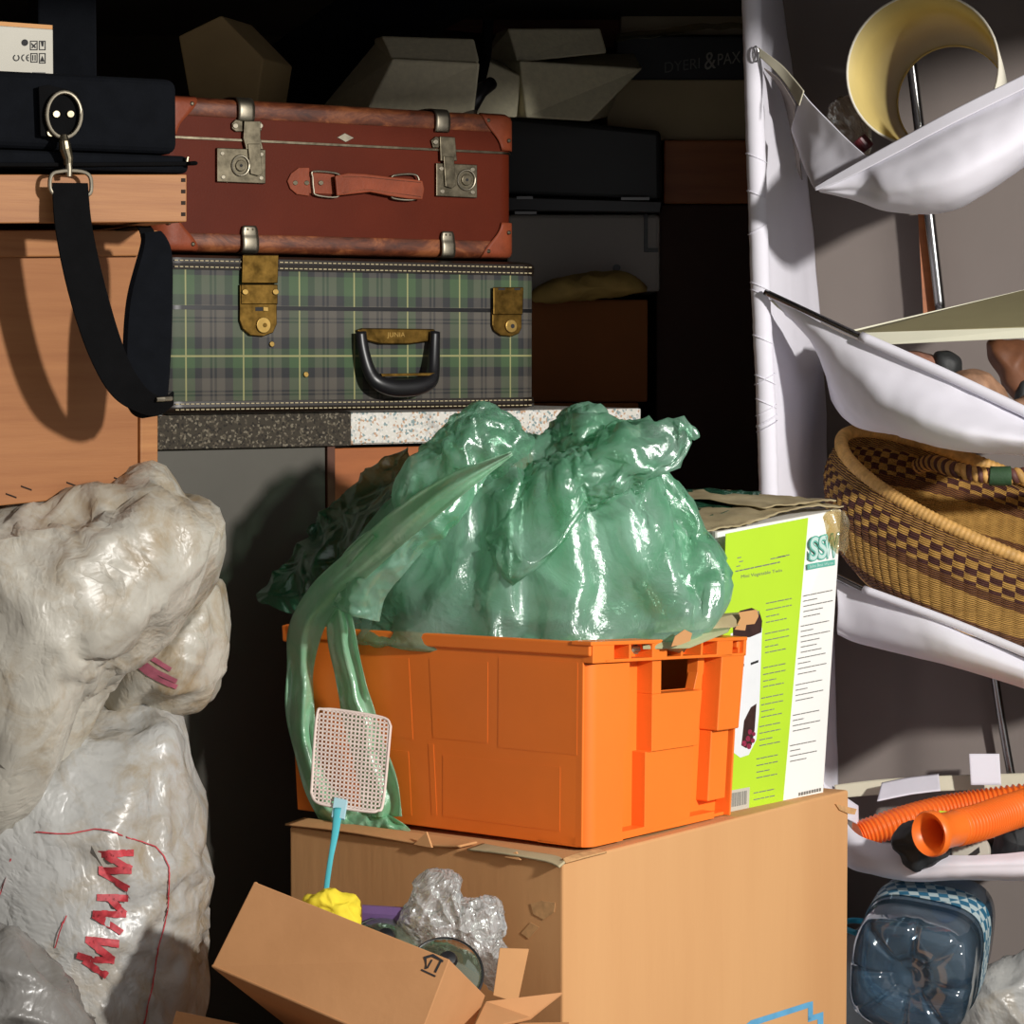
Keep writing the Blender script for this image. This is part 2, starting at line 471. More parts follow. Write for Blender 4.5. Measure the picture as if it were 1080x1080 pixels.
def worn_trim():
    s = NT('worn_brown_edge'); b = s.n('ShaderNodeBsdfPrincipled', i_Roughness=.5)
    n = s.noise(16, 9, .72, stretch=(1, 1, 2.2), dist=.6)
    s.t.links.new(s.ramp(n.outputs[0], [(.36, rgb(68, 32, 18)), (.5, rgb(104, 52, 28)), (.64, rgb(150, 88, 50))]), b.inputs['Base Color'])
    s.t.links.new(s.bump(n.outputs[0], .3, .002), b.inputs['Normal']); s.l(b, 0, s.out, 0); return s.m
m_trim = worn_trim()

def plaid():
    s = NT('green_tartan_cloth'); b = s.n('ShaderNodeBsdfPrincipled', i_Roughness=.6)
    tc, _ = s.coord(); sp = s.n('ShaderNodeSeparateXYZ'); s.l(tc, 'Object', sp, 0)
    x = s.math('ADD', sp.outputs[0], sp.outputs[1])
    fx = s.math('FRACT', s.math('DIVIDE', s.math('ADD', x, -.052), .1055))
    z = sp.outputs[2]
    fz = s.math('FRACT', s.math('DIVIDE', s.math('ADD', z, .026), .118))
    G, B, C = rgb(68, 92, 60), rgb(42, 43, 45), rgb(92, 87, 79)
    def bands(f):
        return s.ramp(f, [(0, G), (.15, G), (.16, B), (.27, B), (.28, C), (.41, C), (.42, B), (.455, B), (.46, C), (.49, C), (.495, B), (.53, B), (.535, C), (.67, C), (.68, B), (.81, B), (.82, G), (1, G)], 'LINEAR')
    def bandz(f):
        return s.ramp(f, [(0, G), (.115, G), (.12, B), (.27, B), (.28, C), (.47, C), (.475, B), (.495, B), (.50, C), (.52, C), (.525, B), (.545, B), (.55, C), (.71, C), (.72, B), (.85, B), (.86, G), (1, G)], 'LINEAR')
    col = s.mix(.5, bands(fx), bandz(fz))
    yx = s.math('LESS_THAN', s.math('ABSOLUTE', s.math('SUBTRACT', s.math('FRACT', s.math('ADD', fx, .5)), .5)), .013)
    yz = s.math('LESS_THAN', s.math('ABSOLUTE', s.math('SUBTRACT', z, .094)), .0015)
    ym = s.math('MAXIMUM', yx, yz)
    col = s.mix(s.math('MULTIPLY', ym, .75), col, rgb(170, 166, 112))
    n = s.noise(9, 5); d = s.math('MULTIPLY_ADD', n.outputs[0], .35, .80)
    v = s.n('ShaderNodeHueSaturation'); s.t.links.new(col, v.inputs['Color']); s.t.links.new(d, v.inputs['Value'])
    s.l(v, 0, b, 'Base Color')
    wv = s.noise(900, 2); s.t.links.new(s.bump(wv.outputs[0], .3, .0006), b.inputs['Normal'])
    s.l(b, 0, s.out, 0); return s.m
m_plaid = plaid()

def speck(name, base, cols, scale=230, rough=.5, dirt=0, dcol=(0, 0, 0, 1)):
    s = NT(name); b = s.n('ShaderNodeBsdfPrincipled', i_Roughness=rough)
    tc, _ = s.coord(); v = s.n('ShaderNodeTexVoronoi', i_Scale=scale); s.l(tc, 'Object', v, 0)
    sp = s.n('ShaderNodeSeparateColor'); s.l(v, 'Color', sp, 0)
    k = len(cols); stops = [(0, base)]
    for i, c in enumerate(cols): stops.append((.55+.45*i/k, c))
    c = s.ramp(sp.outputs[0], stops, 'CONSTANT')
    if dirt:
        n = s.noise(14, 6, .6); f = s.ramp(n.outputs[0], [(.60, (0, 0, 0, 1)), (.72, (1, 1, 1, 1))])
        c = s.mix(s.math('MULTIPLY', f, dirt), c, dcol)
    s.t.links.new(c, b.inputs['Base Color']); s.l(b, 0, s.out, 0); return s.m
m_speckw = speck('speckled_white_laminate', rgb(225, 222, 212), [rgb(205, 205, 200), rgb(196, 160, 130), rgb(140, 160, 160), rgb(235, 232, 225)], 260, .4, .75, rgb(50, 48, 42))
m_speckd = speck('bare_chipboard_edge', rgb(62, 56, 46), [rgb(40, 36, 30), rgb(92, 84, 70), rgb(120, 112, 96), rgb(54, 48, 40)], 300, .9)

# ------------------------------------------------------------------ wooden crate, tray and black case at the left
A0 = P(-75, 400, 3.80); A1 = P(165, 400, 4.06)
dl = Vector((A1.x-A0.x, A1.y-A0.y, 0)).normalized(); nl = Vector((dl.y, -dl.x, 0))   # nl faces the camera's right
pc = (A1, nl)
def QL(x, y, d=0): return Q(x, y, pc) - nl*d
t = thing('wooden_crate', 'pale plywood crate lying across the top of the white plastic sacks', 'crate', base_of([QL(-60, 533), QL(165, 515), QL(165, 515, .35)]))
mb = MB(); mb.hexa([QL(-75, 541), QL(146, 519), QL(146, 262), QL(-75, 262), QL(-75, 541, .36), QL(146, 519, .36), QL(146, 262, .36), QL(-75, 262, .36)])
obj('plywood_panel', mb, m_pine, t, bevel=.002)
mb = MB(); mb.hexa([QL(146.5, 519, -.004), QL(165, 514, -.004), QL(165, 243, -.004), QL(146.5, 243, -.004), QL(146.5, 519, .36), QL(165, 514, .36), QL(165, 243, .36), QL(146.5, 243, .36)])
obj('corner_post', mb, m_pine2, t, bevel=.002)
mb = MB(); mb.hexa([QL(-75, 272, -.012), QL(144, 270, -.012), QL(144, 243, -.012), QL(-75, 243, -.012), QL(-75, 272, .3), QL(144, 270, .3), QL(144, 243, .3), QL(-75, 243, .3)])
obj('top_rail', mb, m_pine2, t, bevel=.002)
for sx, sy in ((22, 512), (70, 508), (120, 503), (6, 520)):
    obj('staple', plate([(sx, sy), (sx+11, sy+4), (sx+11, sy+5.5), (sx, sy+1.5)], pc, 0, .0012), m_slot, t)
# tray
TF = P(197, 210, 3.90); TL = P(-75, 210, 3.72)
dt = Vector((TF.x-TL.x, TF.y-TL.y, 0)).normalized(); nt = Vector((dt.y, -dt.x, 0)); pt = (TF, nt)
def QT(x, y, d=0): return Q(x, y, pt) - nt*d
t = thing('wooden_tray', 'shallow pine tray with finger joints under the black fabric case', 'tray', base_of([QT(-75, 237), QT(197, 235), QT(197, 235, .3)]))
mb = MB(); mb.hexa([QT(-75, 236), QT(197, 234), QT(197, 184), QT(-75, 184), QT(-75, 236, .015), QT(197, 234, .015), QT(197, 184, .015), QT(-75, 184, .015)])
obj('front_board', mb, m_pine2, t, bevel=.0015)
zt0, zt1 = QT(197, 234).z, QT(197, 184).z
def tb(a, b, d0, d1, z0, z1):
    a0 = QT(a, 210); b0 = QT(b, 210); c = []
    for d in (d0, d1):
        for p, z in ((a0, z0), (b0, z0), (b0, z1), (a0, z1)):
            q = p - nt*d; c.append(Vector((q.x, q.y, z)))
    return MB().hexa(c)
obj('side_board', tb(190, 197, .015, .30, zt0, zt1), m_pine2, t)
obj('bottom_board', tb(-75, 190, .015, .30, zt0, zt0+.006), m_pine, t)
obj('back_board', tb(-75, 197, .30, .315, zt0, zt1), m_pine, t)
for y0 in (188, 200, 212, 224):
    obj('finger_joint', plate([(191, y0), (195.5, y0), (195.5, y0+4), (191, y0+4)], pt, 0, .0006), m_slot, t)

# black case with shoulder strap
zc0 = zt1+.001; pk = (TF - nt*.0, nt)
bt = thing('black_case', 'flat black fabric case with shoulder strap, lying on the pine tray', 'bag', Matrix.Translation(Vector((QT(60, 184).x, QT(60, 184).y+.15, zc0))))
def cb(a, b, d0, d1, za, zb, ins=0):
    return tb(a, b, d0+ins, d1-ins, za, zb)
obj('lower_panel', cb(-75, 199, -.004, .27, zc0, zc0+.024), m_blackcloth, bt, bevel=.008, segs=3)
obj('body', cb(-75, 189.5, .002, .27, zc0+.026, zc0+.128), m_blackcloth, bt, bevel=.014, segs=4)
pth = [QT(-75, 174, -.008), QT(60, 174, -.008), QT(190, 173, -.008), QT(195, 173, .0), QT(196, 173, .26)]
obj('zip_piping', MB().tube(spline(pth, 24), .0028, 8), m_web, bt)
obj('zip_pull', MB().tube([QT(194, 171, -.010), QT(195, 166, -.010)], .0022, 8), m_oldnick, bt)
m1 = MB().tube([QT(90, 100, .07)+Vector((0, 0, .003)), QT(100, 97, .08)+Vector((0, 0, .012)), QT(135, 96, .1)+Vector((0, 0, .014)), QT(165, 99, .12)+Vector((0, 0, .004))], .004, 8)
obj('top_loop', m1, m_web, bt)
obj('strap_tab', plate([(38, 92), (48, 90), (80, 98), (82, 138), (60, 146), (40, 144)], pk, .005, .010), m_web, bt, bevel=.001)
for cx, cy in ((56, 121), (71, 121), (50, 141)):
    obj('rivet', plate(circ(cx, cy, 4.2), pk, .010, .013), m_oldnick, bt, bevel=.001)
rg = [Q(63+18*math.cos(a), 122+24*math.sin(a), pk, .016) for a in [2*math.pi*k/28 for k in range(28)]]
obj('d_ring', MB().tube(rg, .0028, 10, closed=True), m_nickel, bt)
sw = MB().tube([Q(x, y, pk, .020) for x, y in ((62, 143), (62, 150), (63, 158), (66, 168), (66, 175))], [.004, .0075, .0085, .007, .006], 12)
obj('snap_hook', sw, m_oldnick, bt)
rr = [Q(x, y, pk, .024) for x, y in ((50, 206), (46, 200), (46, 190), (49, 184), (56, 182), (67, 181), (79, 182), (86, 185), (89, 191), (89, 203), (85, 207))]
rl = obj('strap_buckle', MB().tube(spline(rr, 30), .0028, 10), m_nickel, bt)
obj('swivel', MB().tube([Q(66, 173, pk, .022), Q(66, 180, pk, .023), Q(66, 187, pk, .023)], [.004, .005, .004], 12), m_nickel, bt)
def ribbon(path, wv, w, th, n=60):
    c = spline(path, n); rows = []
    ww = spline([Vector((x, 0, 0)) for x in w], n) if isinstance(w, list) else [Vector((w, 0, 0))]*n
    wd = spline(wv, n)
    rings = []
    for i, p in enumerate(c):
        t = (c[min(i+1, n-1)]-c[max(i-1, 0)]).normalized(); u = (wd[i]-t*wd[i].dot(t)).normalized(); v = t.cross(u)
        h = ww[i].x/2
        rings.append([p-u*h-v*th/2, p-u*(h+th*.3), p-u*h+v*th/2, p+u*h+v*th/2, p+u*(h+th*.3), p+u*h-v*th/2])
    return MB().rings(rings)
def PT(x, y, d): return Q(x, y, pk) + nt*d
sp = [PT(67, 194, .024), PT(69, 240, .03), PT(80, 300, .035), PT(98, 360, .035), PT(118, 400, .03), PT(140, 421, .025), PT(162, 428, .02), PT(178, 420, .015)]
obj('shoulder_strap', ribbon(sp, [dt]*3+[dt*.8+Vector((0, 0, .5))]*2+[dt*.3+Vector((0, 0, .7))+nt*.3]*3, [.049, .051, .052, .050, .045, .034, .028, .025], .0028), m_web, bt, smooth=True, sm_angle=40)
pp = [PT(160, 436, .0), PT(158, 425, -.012), PT(160, 380, -.018), PT(163, 320, -.018), PT(170, 265, -.02), PT(168, 246, -.03)]
obj('shoulder_pad', ribbon(pp, [dt]*6, [.025, .052, .062, .060, .040, .024], .014), m_blackcloth, bt, bevel=.004)
pp = [PT(168, 255, -.03), PT(163, 240, -.034), PT(164, 238, -.06), PT(175, 238, -.20), PT(185, 230, -.34), PT(185, 190, -.35)]
obj('shoulder_strap', ribbon(pp, [dt]*6, .020, .0028), m_web, bt)
obj('adjuster', MB().tube([PT(156, 421, .03), PT(164, 420.5, .03), PT(173, 420, .026)], .0032, 8), m_nickel, bt)

# white product box standing on the black case, black box beside it
zb = zc0+.129
def up_box(x0, x1, ytop, Y0, Y1, z0, zt=None):
    a = P(x0, ytop, Y0); b = P(x1, ytop, Y1); d = Vector((b.x-a.x, b.y-a.y, 0)).normalized(); n = Vector((d.y, -d.x, 0))
    return a, b, d, n
a, b, d, n = up_box(-70, 56, 31, 3.90, 4.0, zb)
zt = b.z
t = thing('product_box', 'white product box with recycling marks on top of the black case', 'box', Matrix.Translation(Vector((a.x/2+b.x/2, (a.y+b.y)/2, zb))))
def vbox(a, b, n, dep, z0, z1):
    c = [Vector((a.x, a.y, z0)), Vector((b.x, b.y, z0)), Vector((b.x, b.y, z1)), Vector((a.x, a.y, z1))]
    return MB().hexa(c+[p-n*dep for p in c])
obj('carton', vbox(a, b, n, .14, zb, zt), m_whitecard, t, bevel=.0015)
obj('cardboard_lid', vbox(a-n*.002, b-n*.002, n, .138, zt+.0003, zt+.006), m_card, t)
pb = (b, n)
pr = MB()
for poly in ([ (31.5,43),(39.5,43),(39.5,53),(31.5,53)], [(41,43),(48,43),(48,53),(41,53)], [(32,56),(39.5,56),(39.5,66),(32,66)], [(41,56),(48,56),(48,67),(41,67)]):
    (x0,y0),(x1,_),(_,y1),_ = poly
    for q in ([(x0,y0),(x1,y0),(x1,y0+1),(x0,y0+1)], [(x0,y1-1),(x1,y1-1),(x1,y1),(x0,y1)], [(x0,y0),(x0+.9,y0),(x0+.9,y1),(x0,y1)], [(x1-.9,y0),(x1,y0),(x1,y1),(x1-.9,y1)]):
        m = plate(q, pb, .0003, .0006); pr.add(m.v, m.f)
for q in ([(43,44),(46,44),(45.6,49),(44,49)], [(33,45),(38,50),(37,51),(33,47)], [(38,45),(33,50),(34,51),(38.5,46)], [(34,58),(35,58),(35,64),(34,64)], [(36.5,58),(37.5,58),(37.5,64),(36.5,64)], [(42,65),(44.5,59),(47,65)], circ(26,45,2.8)):
    m = plate(q, pb, .0003, .0006); pr.add(m.v, m.f)
def arcband(cx, cy, r, a0, a1, w, pl, n=12):
    mb = MB()
    pts = [R(a0+(a1-a0)*k/n) for k in range(n+1)]
    poly = [(cx+r*math.cos(a), cy+r*math.sin(a)) for a in pts]+[(cx+(r-w)*math.cos(a), cy+(r-w)*math.sin(a)) for a in reversed(pts)]
    for k in range(n):
        q = [poly[k], poly[k+1], poly[2*n-k], poly[2*n+1-k]]
        m = plate(q, pl, .0003, .0006); mb.add(m.v, m.f)
    return mb
for m in (arcband(26, 61, 3.8, 100, 260, 1.1, pb), arcband(31, 61, 3.8, 100, 260, 1.1, pb), plate([(28,60.4),(30.5,60.4),(30.5,61.4),(28,61.4)], pb, .0003, .0006), arcband(17, 61, 3.6, -60, 250, 1.2, pb), arcband(26, 45, 3.6, 0, 360, .8, pb)):
    pr.add(m.v, m.f)
obj('printed_symbols', pr, m_ink, t)
pr = MB()
for (x0, x1, y) in ((8, 32, 76), (8, 33, 79), (8, 30, 82), (34, 48, 76), (34, 48, 80), (-20, 5, 77), (-20, 5, 80)):
    m = plate([(x0, y), (x1, y+.3), (x1, y+1.5), (x0, y+1.2)], pb, .0003, .0006); pr.add(m.v, m.f)
obj('printed_text', pr, m_inkgrey, t)
a, b, d, n = up_box(50, 98, -60, 4.14, 4.16, zb)
top('black_box', vbox(a+Vector((-.02, .03, 0)), b+Vector((0, .03, 0)), n, .1, zb, zb+.2), m_blackcloth, 'black box standing on the black case beside the white product box', 'box', bevel=.003)
# ------------------------------------------------------------------ suitcases on the worktop
def slab_rings(M, w, d, prof, r, n=8):
    rings = []
    for z, off in prof:
        ring = []
        for cx, cy, a0 in ((w-r, d-r, 0), (r, d-r, 90), (r, r, 180), (w-r, r, 270)):
            for k in range(n+1):
                a = R(a0+90*k/n); ring.append(M @ Vector((cx+(r+off)*math.cos(a), cy+(r+off)*math.sin(a), z)))
        rings.append(ring)
    return MB().rings(rings)
SA = R(35); sdv = Vector((math.cos(SA), math.sin(SA), 0)); snv = Vector((math.sin(SA), -math.cos(SA), 0))
WT = 1.297
# brown suitcase
H2 = .248; o2 = P(165, 270, 4.55); o2.z = WT+.262; 
SW = Vector((o2.x, o2.y, 0))
Mb = frame(o2, SA); pbn = (o2, snv)
t = thing('suitcase', 'reddish brown fibreboard suitcase with tan leather corners, on top of the tartan suitcase', 'suitcase', Mb)
Wb, Db = .702, .40
obj('lower_shell', slab_rings(Mb, Wb, Db, [(.004, -.006), (.012, 0), (.180, 0)], .035), m_rust, t, smooth=True, sm_angle=35)
obj('lid', slab_rings(Mb, Wb, Db, [(.1825, -.001), (.1835, .0005), (.236, 0), (.244, -.006)], .035), m_rust, t, smooth=True, sm_angle=35)
obj('seam_strip', slab_rings(Mb, Wb, Db, [(.1795, .001), (.180, .0028), (.1835, .0028), (.184, .001)], .035), m_oldnick, t, smooth=True, sm_angle=35)
obj('bottom_edge', slab_rings(Mb, Wb, Db, [(.0, -.012), (.002, -.005), (.007, .001), (.012, .0025), (.028, .0025), (.030, .001)], .035), m_trim, t, smooth=True, sm_angle=50)
obj('top_edge', slab_rings(Mb, Wb, Db, [(.217, .001), (.219, .0025), (.236, .0025), (.242, .001), (.246, -.005), (.248, -.014)], .035), m_trim, t, smooth=True, sm_angle=50)
def corner_patch(M, w, right, topz, H, name='leather_corner'):
    """leather piece wrapping the vertical corner; outline bites inwards on the front"""
    r = .035; mb = MB(); rows = []
    for i in range(13):
        zz = i/12*.062; z = H-zz if topz else zz
        ext = .040*(1-(zz/.062)**1.0)+.004*math.sin(zz/.062*math.pi*2)   # reach along the front beyond the rounding
        ext = max(ext, .0)
        off = .0042 if .006 < zz else (-.006 if zz < .002 else .002)
        row = []
        s0 = r+ext
        for k in range(14):
            u = k/13
            L = ext + r*math.pi/2 + ext; s = u*L
            if s < ext: x, y = s0-s, -off; 
            elif s < ext+r*math.pi/2:
                a = (s-ext)/r; x = r-(r+off)*math.sin(a); y = r-(r+off)*math.cos(a)
            else: x = -off; y = r+(s-ext-r*math.pi/2)
            if s < ext: x = r+ext-s
            if right: x = w-x
            row.append(M @ Vector((x, y, z)))
        rows.append(row)
    mb.grid(rows); return mb
for rt in (False, True):
    for tz in (False, True):
        pch = obj('leather_corner', corner_patch(Mb, Wb, rt, tz, H2), m_leather, t, smooth=True, solid=.0022)
        for dx, dz in ((.012, .045), (.055, .012)):
            x = Wb-dx-.008 if rt else dx+.008; z = H2-dz if tz else dz
            obj('rivet', MB().lathe(Mb @ Matrix.Translation((x, -.0058, z)) @ Matrix.Rotation(R(90), 4, 'X'), [(.0035, -.001), (.0035, .0005), (.002, .0014)], 12, False, True), m_oldnick, pch)
def fr(M, x, y, z): return M @ Vector((x, y, z))
def inv_front(M, px, py):     # photo point on the front face -> local x, z
    q = M.inverted() @ Q(px, py, (M.translation.copy(), snv)); return q.x, q.z
def lock(px0, py0, px1, py1, keyx, keyy, tabx0, tabx1, keyside):
    lk = thing_part = obj('lock_plate', plate([(px0, py0), (px1, py0+2), (px1, py1+1), (px0, py1-1)], pbn, .001, .007), m_oldnick, t, bevel=.0012)
    for cx, cy in ((px0+5, py0+6), (px1-5, py0+7), (px0+6, py1-6), (px1-5, py1-5)):
        obj('rivet', plate(circ(cx, cy, 2.3, n=10), pbn, .0069, .0085), m_nickel, lk, bevel=.0006)
    ring = [Q(keyx+9*math.cos(a), keyy+10.5*math.sin(a), pbn, .0085) for a in [2*math.pi*k/24 for k in range(24)]]
    obj('keyhole_ring', MB().tube(ring, .0018, 8, closed=True), m_nickel, lk)
    obj('keyhole', plate(circ(keyx, keyy, 5.2, 6, 16), pbn, .0069, .0105), m_oldnick, lk, bevel=.001)
    obj('key_pin', plate(circ(keyx, keyy, 1.4, 1.6, 10), pbn, .0104, .0112), m_ink, lk)
    return lk
lk = lock(227, 156, 278, 193, 251, 175, 0, 0, 0)
obj('hasp_tab', plate([(258, 152), (271, 152), (273, 184), (269, 186), (261, 184)], pbn, .0075, .0115), m_oldnick, lk, bevel=.001)
obj('hinge_band', plate([(255, 128), (272, 128), (272, 146), (275, 158), (257, 158), (254, 146)], pbn, .004, .009), m_oldnick, t, bevel=.001)
obj('hinge_ears', plate([(243, 130), (247, 126), (254, 128), (254, 139), (247, 139), (243, 136)], pbn, .002, .006), m_oldnick, t, bevel=.001)
obj('hinge_ears', plate([(268, 128), (275, 129), (275, 138), (268, 138)], pbn, .002, .004), m_oldnick, t, bevel=.001)
for cx in (246, 272): obj('rivet', plate(circ(cx, 133, 2.8, n=12), pbn, .006, .0085), m_nickel, t, bevel=.0006)
lk = lock(458, 172, 501, 208, 489, 190, 0, 0, 0)
obj('hasp_tab', plate([(464, 165), (475, 166), (477, 196), (473, 199), (466, 197)], pbn, .0075, .0115), m_oldnick, lk, bevel=.001)
obj('hinge_band', plate([(461, 144), (477, 145), (479, 170), (462, 170)], pbn, .004, .009), m_oldnick, t, bevel=.001)
obj('hinge_ears', plate([(453, 148), (458, 144), (461, 145), (461, 156), (455, 156)], pbn, .002, .006), m_oldnick, t, bevel=.001)
for cx in (457, 475): obj('rivet', plate(circ(cx, 150, 2.6, n=12), pbn, .006, .0085), m_nickel, t, bevel=.0006)
# wrap bands over the top edge and feet clips at the bottom
for px0, px1, foot in ((249, 266, False), (457, 472, False), (253, 270, True), (463, 477, True)):
    x0, _ = inv_front(Mb, px0, 260 if foot else 110); x1, _ = inv_front(Mb, px1, 260 if foot else 110)
    if foot: prof = [(-.0055, .044), (-.0065, .03), (-.009, .022), (-.009, .008), (-.004, .001), (.015, -.0005)]
    else: prof = [(-.0035, .212), (-.0075, .219), (-.008, .236), (-.003, .246), (.006, .2505), (.03, .2515), (.05, .2505)]
    rows = []
    for y, z in [(p.x, p.y) for p in spline([Vector((a, b, 0)) for a, b in prof], 16)]:
        k = 0
        if foot and z > .038: k = (z-.038)*.6
        rows.append([fr(Mb, x0+k+(x1-x0-2*k)*u, y-.0012*math.sin(u*math.pi), z) for u in (0, .2, .4, .6, .8, 1)])
    cl = obj('corner_clip' if foot else 'hinge_strap', MB().grid(rows), m_nickel, t, smooth=True, solid=.0018)
    if foot:
        for u in (.35, .65): obj('rivet', MB().lathe(Mb @ Matrix.Translation((x0+(x1-x0)*u, -.0075, .038)) @ Matrix.Rotation(R(90), 4, 'X'), [(.0022, 0), (.0012, .001)], 10, False, True), m_oldnick, cl)
# leather handle
obj('handle_mount', plate([(325, 177), (325, 207), (312, 205), (305, 199), (302, 191), (306, 183), (314, 177)], pbn, .001, .004), m_leather, t, bevel=.0008)
obj('handle_mount', plate([(325, 182), (352, 183), (352, 205), (325, 204)], pbn, .001, .003), m_leather, t, bevel=.0008)
for cx in (310, 322, 337): obj('rivet', plate(circ(cx, 193, 2.6, n=12), pbn, .003, .0055), m_oldnick, t, bevel=.0006)
def wire(pts, off, r, mat, name, n=36, par=None):
    return obj(name, MB().tube(spline([Q(x, y, pbn, off) for x, y in pts], n, True), r, 8, closed=True), mat, par or t)
wire([(328, 181), (352, 183), (356, 189), (356, 200), (352, 208), (331, 206), (328, 200), (327, 188)], .008, .0018, m_nickel, 'handle_ring')
wire([(414, 185), (432, 184), (438, 189), (438, 206), (431, 211), (414, 210), (409, 206), (409, 189)], .010, .0018, m_nickel, 'handle_ring')
hp = [(348, 186), (362, 183), (380, 184), (405, 187), (425, 189), (440, 191), (442, 200), (440, 211), (425, 210), (405, 207), (385, 203), (368, 205), (350, 207)]
hd = obj('handle', plate(hp, pbn, .012, .017), m_leather, t, bevel=.0018, segs=3)
for yy in (0, 1):
    pts = [(356, 187), (380, 187.5), (405, 190), (438, 193)] if yy == 0 else [(356, 204), (380, 200.5), (405, 203.5), (438, 208)]
    obj('stitching', MB().tube(spline([Q(x, y, pbn, .0172) for x, y in pts], 14), .0006, 6), m_trim, hd)
obj('crest_badge', plate([(355, 145), (363, 140.5), (373, 145.5), (364, 150)], pbn, .0008, .0022), m_nickel, t, bevel=.0005)

# tartan suitcase
o1 = P(166, 440, 4.525); o1.z = WT+.0005
Mp = frame(o1, SA); ppn = (o1, snv)
t = thing('suitcase', 'green and grey tartan suitcase with black plastic handle, under the brown suitcase', 'suitcase', Mp)
Wp, Dp, Hp = .752, .44, .256
obj('lower_shell', slab_rings(Mp, Wp, Dp, [(.004, -.004), (.010, 0), (.1690, 0)], .045), m_plaid, t, smooth=True, sm_angle=35)
obj('lid', slab_rings(Mp, Wp, Dp, [(.1745, 0), (.246, 0), (.252, -.004)], .045), m_plaid, t, smooth=True, sm_angle=35)
obj('seam_groove', slab_rings(Mp, Wp, Dp, [(.168, -.003), (.1685, .0008), (.175, .0008), (.1755, -.003)], .045), m_blackpl, t, smooth=True, sm_angle=35)
m_pipe = simple('dark_brown_vinyl', rgb(34, 26, 20), .4, .1, 20)
def stitches(M, w, z, off, zs=.0016):
    mb = MB(); x = .03
    while x < w-.03:
        mb.box(M, x, x+.0062, -off-.0012, -off, z-zs/2, z+zs/2); x += .0092
    return mb
for nm, prof, zs in (('bottom_edge', [(0, -.012), (.002, -.003), (.005, .003), (.011, .0045), (.0115, .003), (.012, .003), (.0125, .0045), (.0215, .003), (.022, 0)], (.0085, .0175)),
                     ('top_edge', [(.232, 0), (.2325, .003), (.2415, .0045), (.242, .003), (.2425, .003), (.243, .0045), (.251, .003), (.254, -.003), (.256, -.014)], (.2365, .2465))):
    e = obj(nm, slab_rings(Mp, Wp, Dp, prof, .045), m_pipe, t, smooth=True, sm_angle=50)
    for z in zs:
        obj('stitching', stitches(Mp, Wp, z, .0042), m_stitch, e)
# locks
def plk(poly, a, b, mat=m_brass, nm='lock_plate', par=None, bv=.0015): return obj(nm, plate(poly, ppn, a, b), mat, par or t, bevel=bv)
lp = plk([(251, 300), (290, 300), (290, 342), (286, 351), (276, 355), (262, 354), (254, 347), (251, 338)], .002, .007)
plk([(253, 269), (291, 269), (290, 299), (252, 299)], .006, .010, nm='hasp', par=lp)
plk([(252, 300), (290, 300), (290, 321), (252, 321)], .007, .0095, nm='hasp_base', par=lp)
for cx in (255, 287): plk(circ(cx, 308, 3.2, n=12), .0094, .0125, m_brasslt, 'rivet', lp, .0008)
plk(circ(275, 343, 7.5, 8.5, 20), .0069, .0105, m_brasslt, 'keyhole_boss', lp, .001)
plk(circ(276, 343, 2.2, 2.4, 12), .0104, .0112, m_brass, 'key_pin', lp, .0003)
plk([(267, 324), (275, 324), (275, 328), (267, 328)], .0069, .0074, m_ink, 'slot', lp, 0)
plk([(275, 323.5), (280, 324), (280, 328.5), (275, 328)], .0069, .009, m_brasslt, 'release_stud', lp, .0005)
lp = plk([(517, 326), (548, 327), (548, 346), (545, 352), (538, 355), (526, 354), (519, 349), (517, 343)], .002, .007)
plk([(517, 303), (549, 303), (548, 332), (517, 332)], .006, .010, nm='hasp', par=lp)
plk([(522, 304), (529, 304), (529, 306), (522, 306)], .010, .0104, m_ink, 'slot', lp, 0)
plk([(539, 304), (545, 304), (545, 306), (539, 306)], .010, .0104, m_ink, 'slot', lp, 0)
plk(circ(536, 344, 6, 7, 20), .0069, .0105, m_brasslt, 'keyhole_boss', lp, .001)
plk(circ(537, 344, 2, 2.4, 12), .0104, .0112, m_ink, 'key_pin', lp, .0003)
for cx, cy in ((322, 395), (459, 389), (286, 363)): plk(circ(cx, cy, 2.5, 3, 12), .0005, .004, m_brasslt, 'stud', t, .0008)
# handle: black moulded U with brass bar above
def hpath(pts, offs): return [Q(x, y, ppn, o) for (x, y), o in zip(pts, offs)]
c = spline(hpath([(376, 350), (377, 368), (381, 390), (387, 402), (400, 408), (415, 409), (432, 407), (444, 401), (449, 388), (452, 368), (454, 350)], [.014, .018, .024, .03, .032, .032, .032, .030, .024, .018, .014]), 40)
hmb = MB().tube(c, [.0095+.006*math.sin(math.pi*k/39)**2 for k in range(40)], 12, flat=.75, flatdir=snv)
h = obj('handle', hmb, m_blackpl, t, smooth=True)
obj('pivot_bar', plate([(374, 348), (380, 346), (455, 347), (458, 351), (452, 360), (430, 363), (398, 363), (380, 358)], ppn, .001, .009), m_brass, h, bevel=.002)
obj('raised_lettering', text_mb('JUNIA', Q(405, 357, ppn), Q(424, 357, ppn), Q(405, 350.5, ppn), .0095), m_brasslt, h)
obj('handle_trim', plate([(390, 394), (446, 393), (446, 396), (391, 397)], ppn, .030, .036), m_brass, h, bevel=.0005)

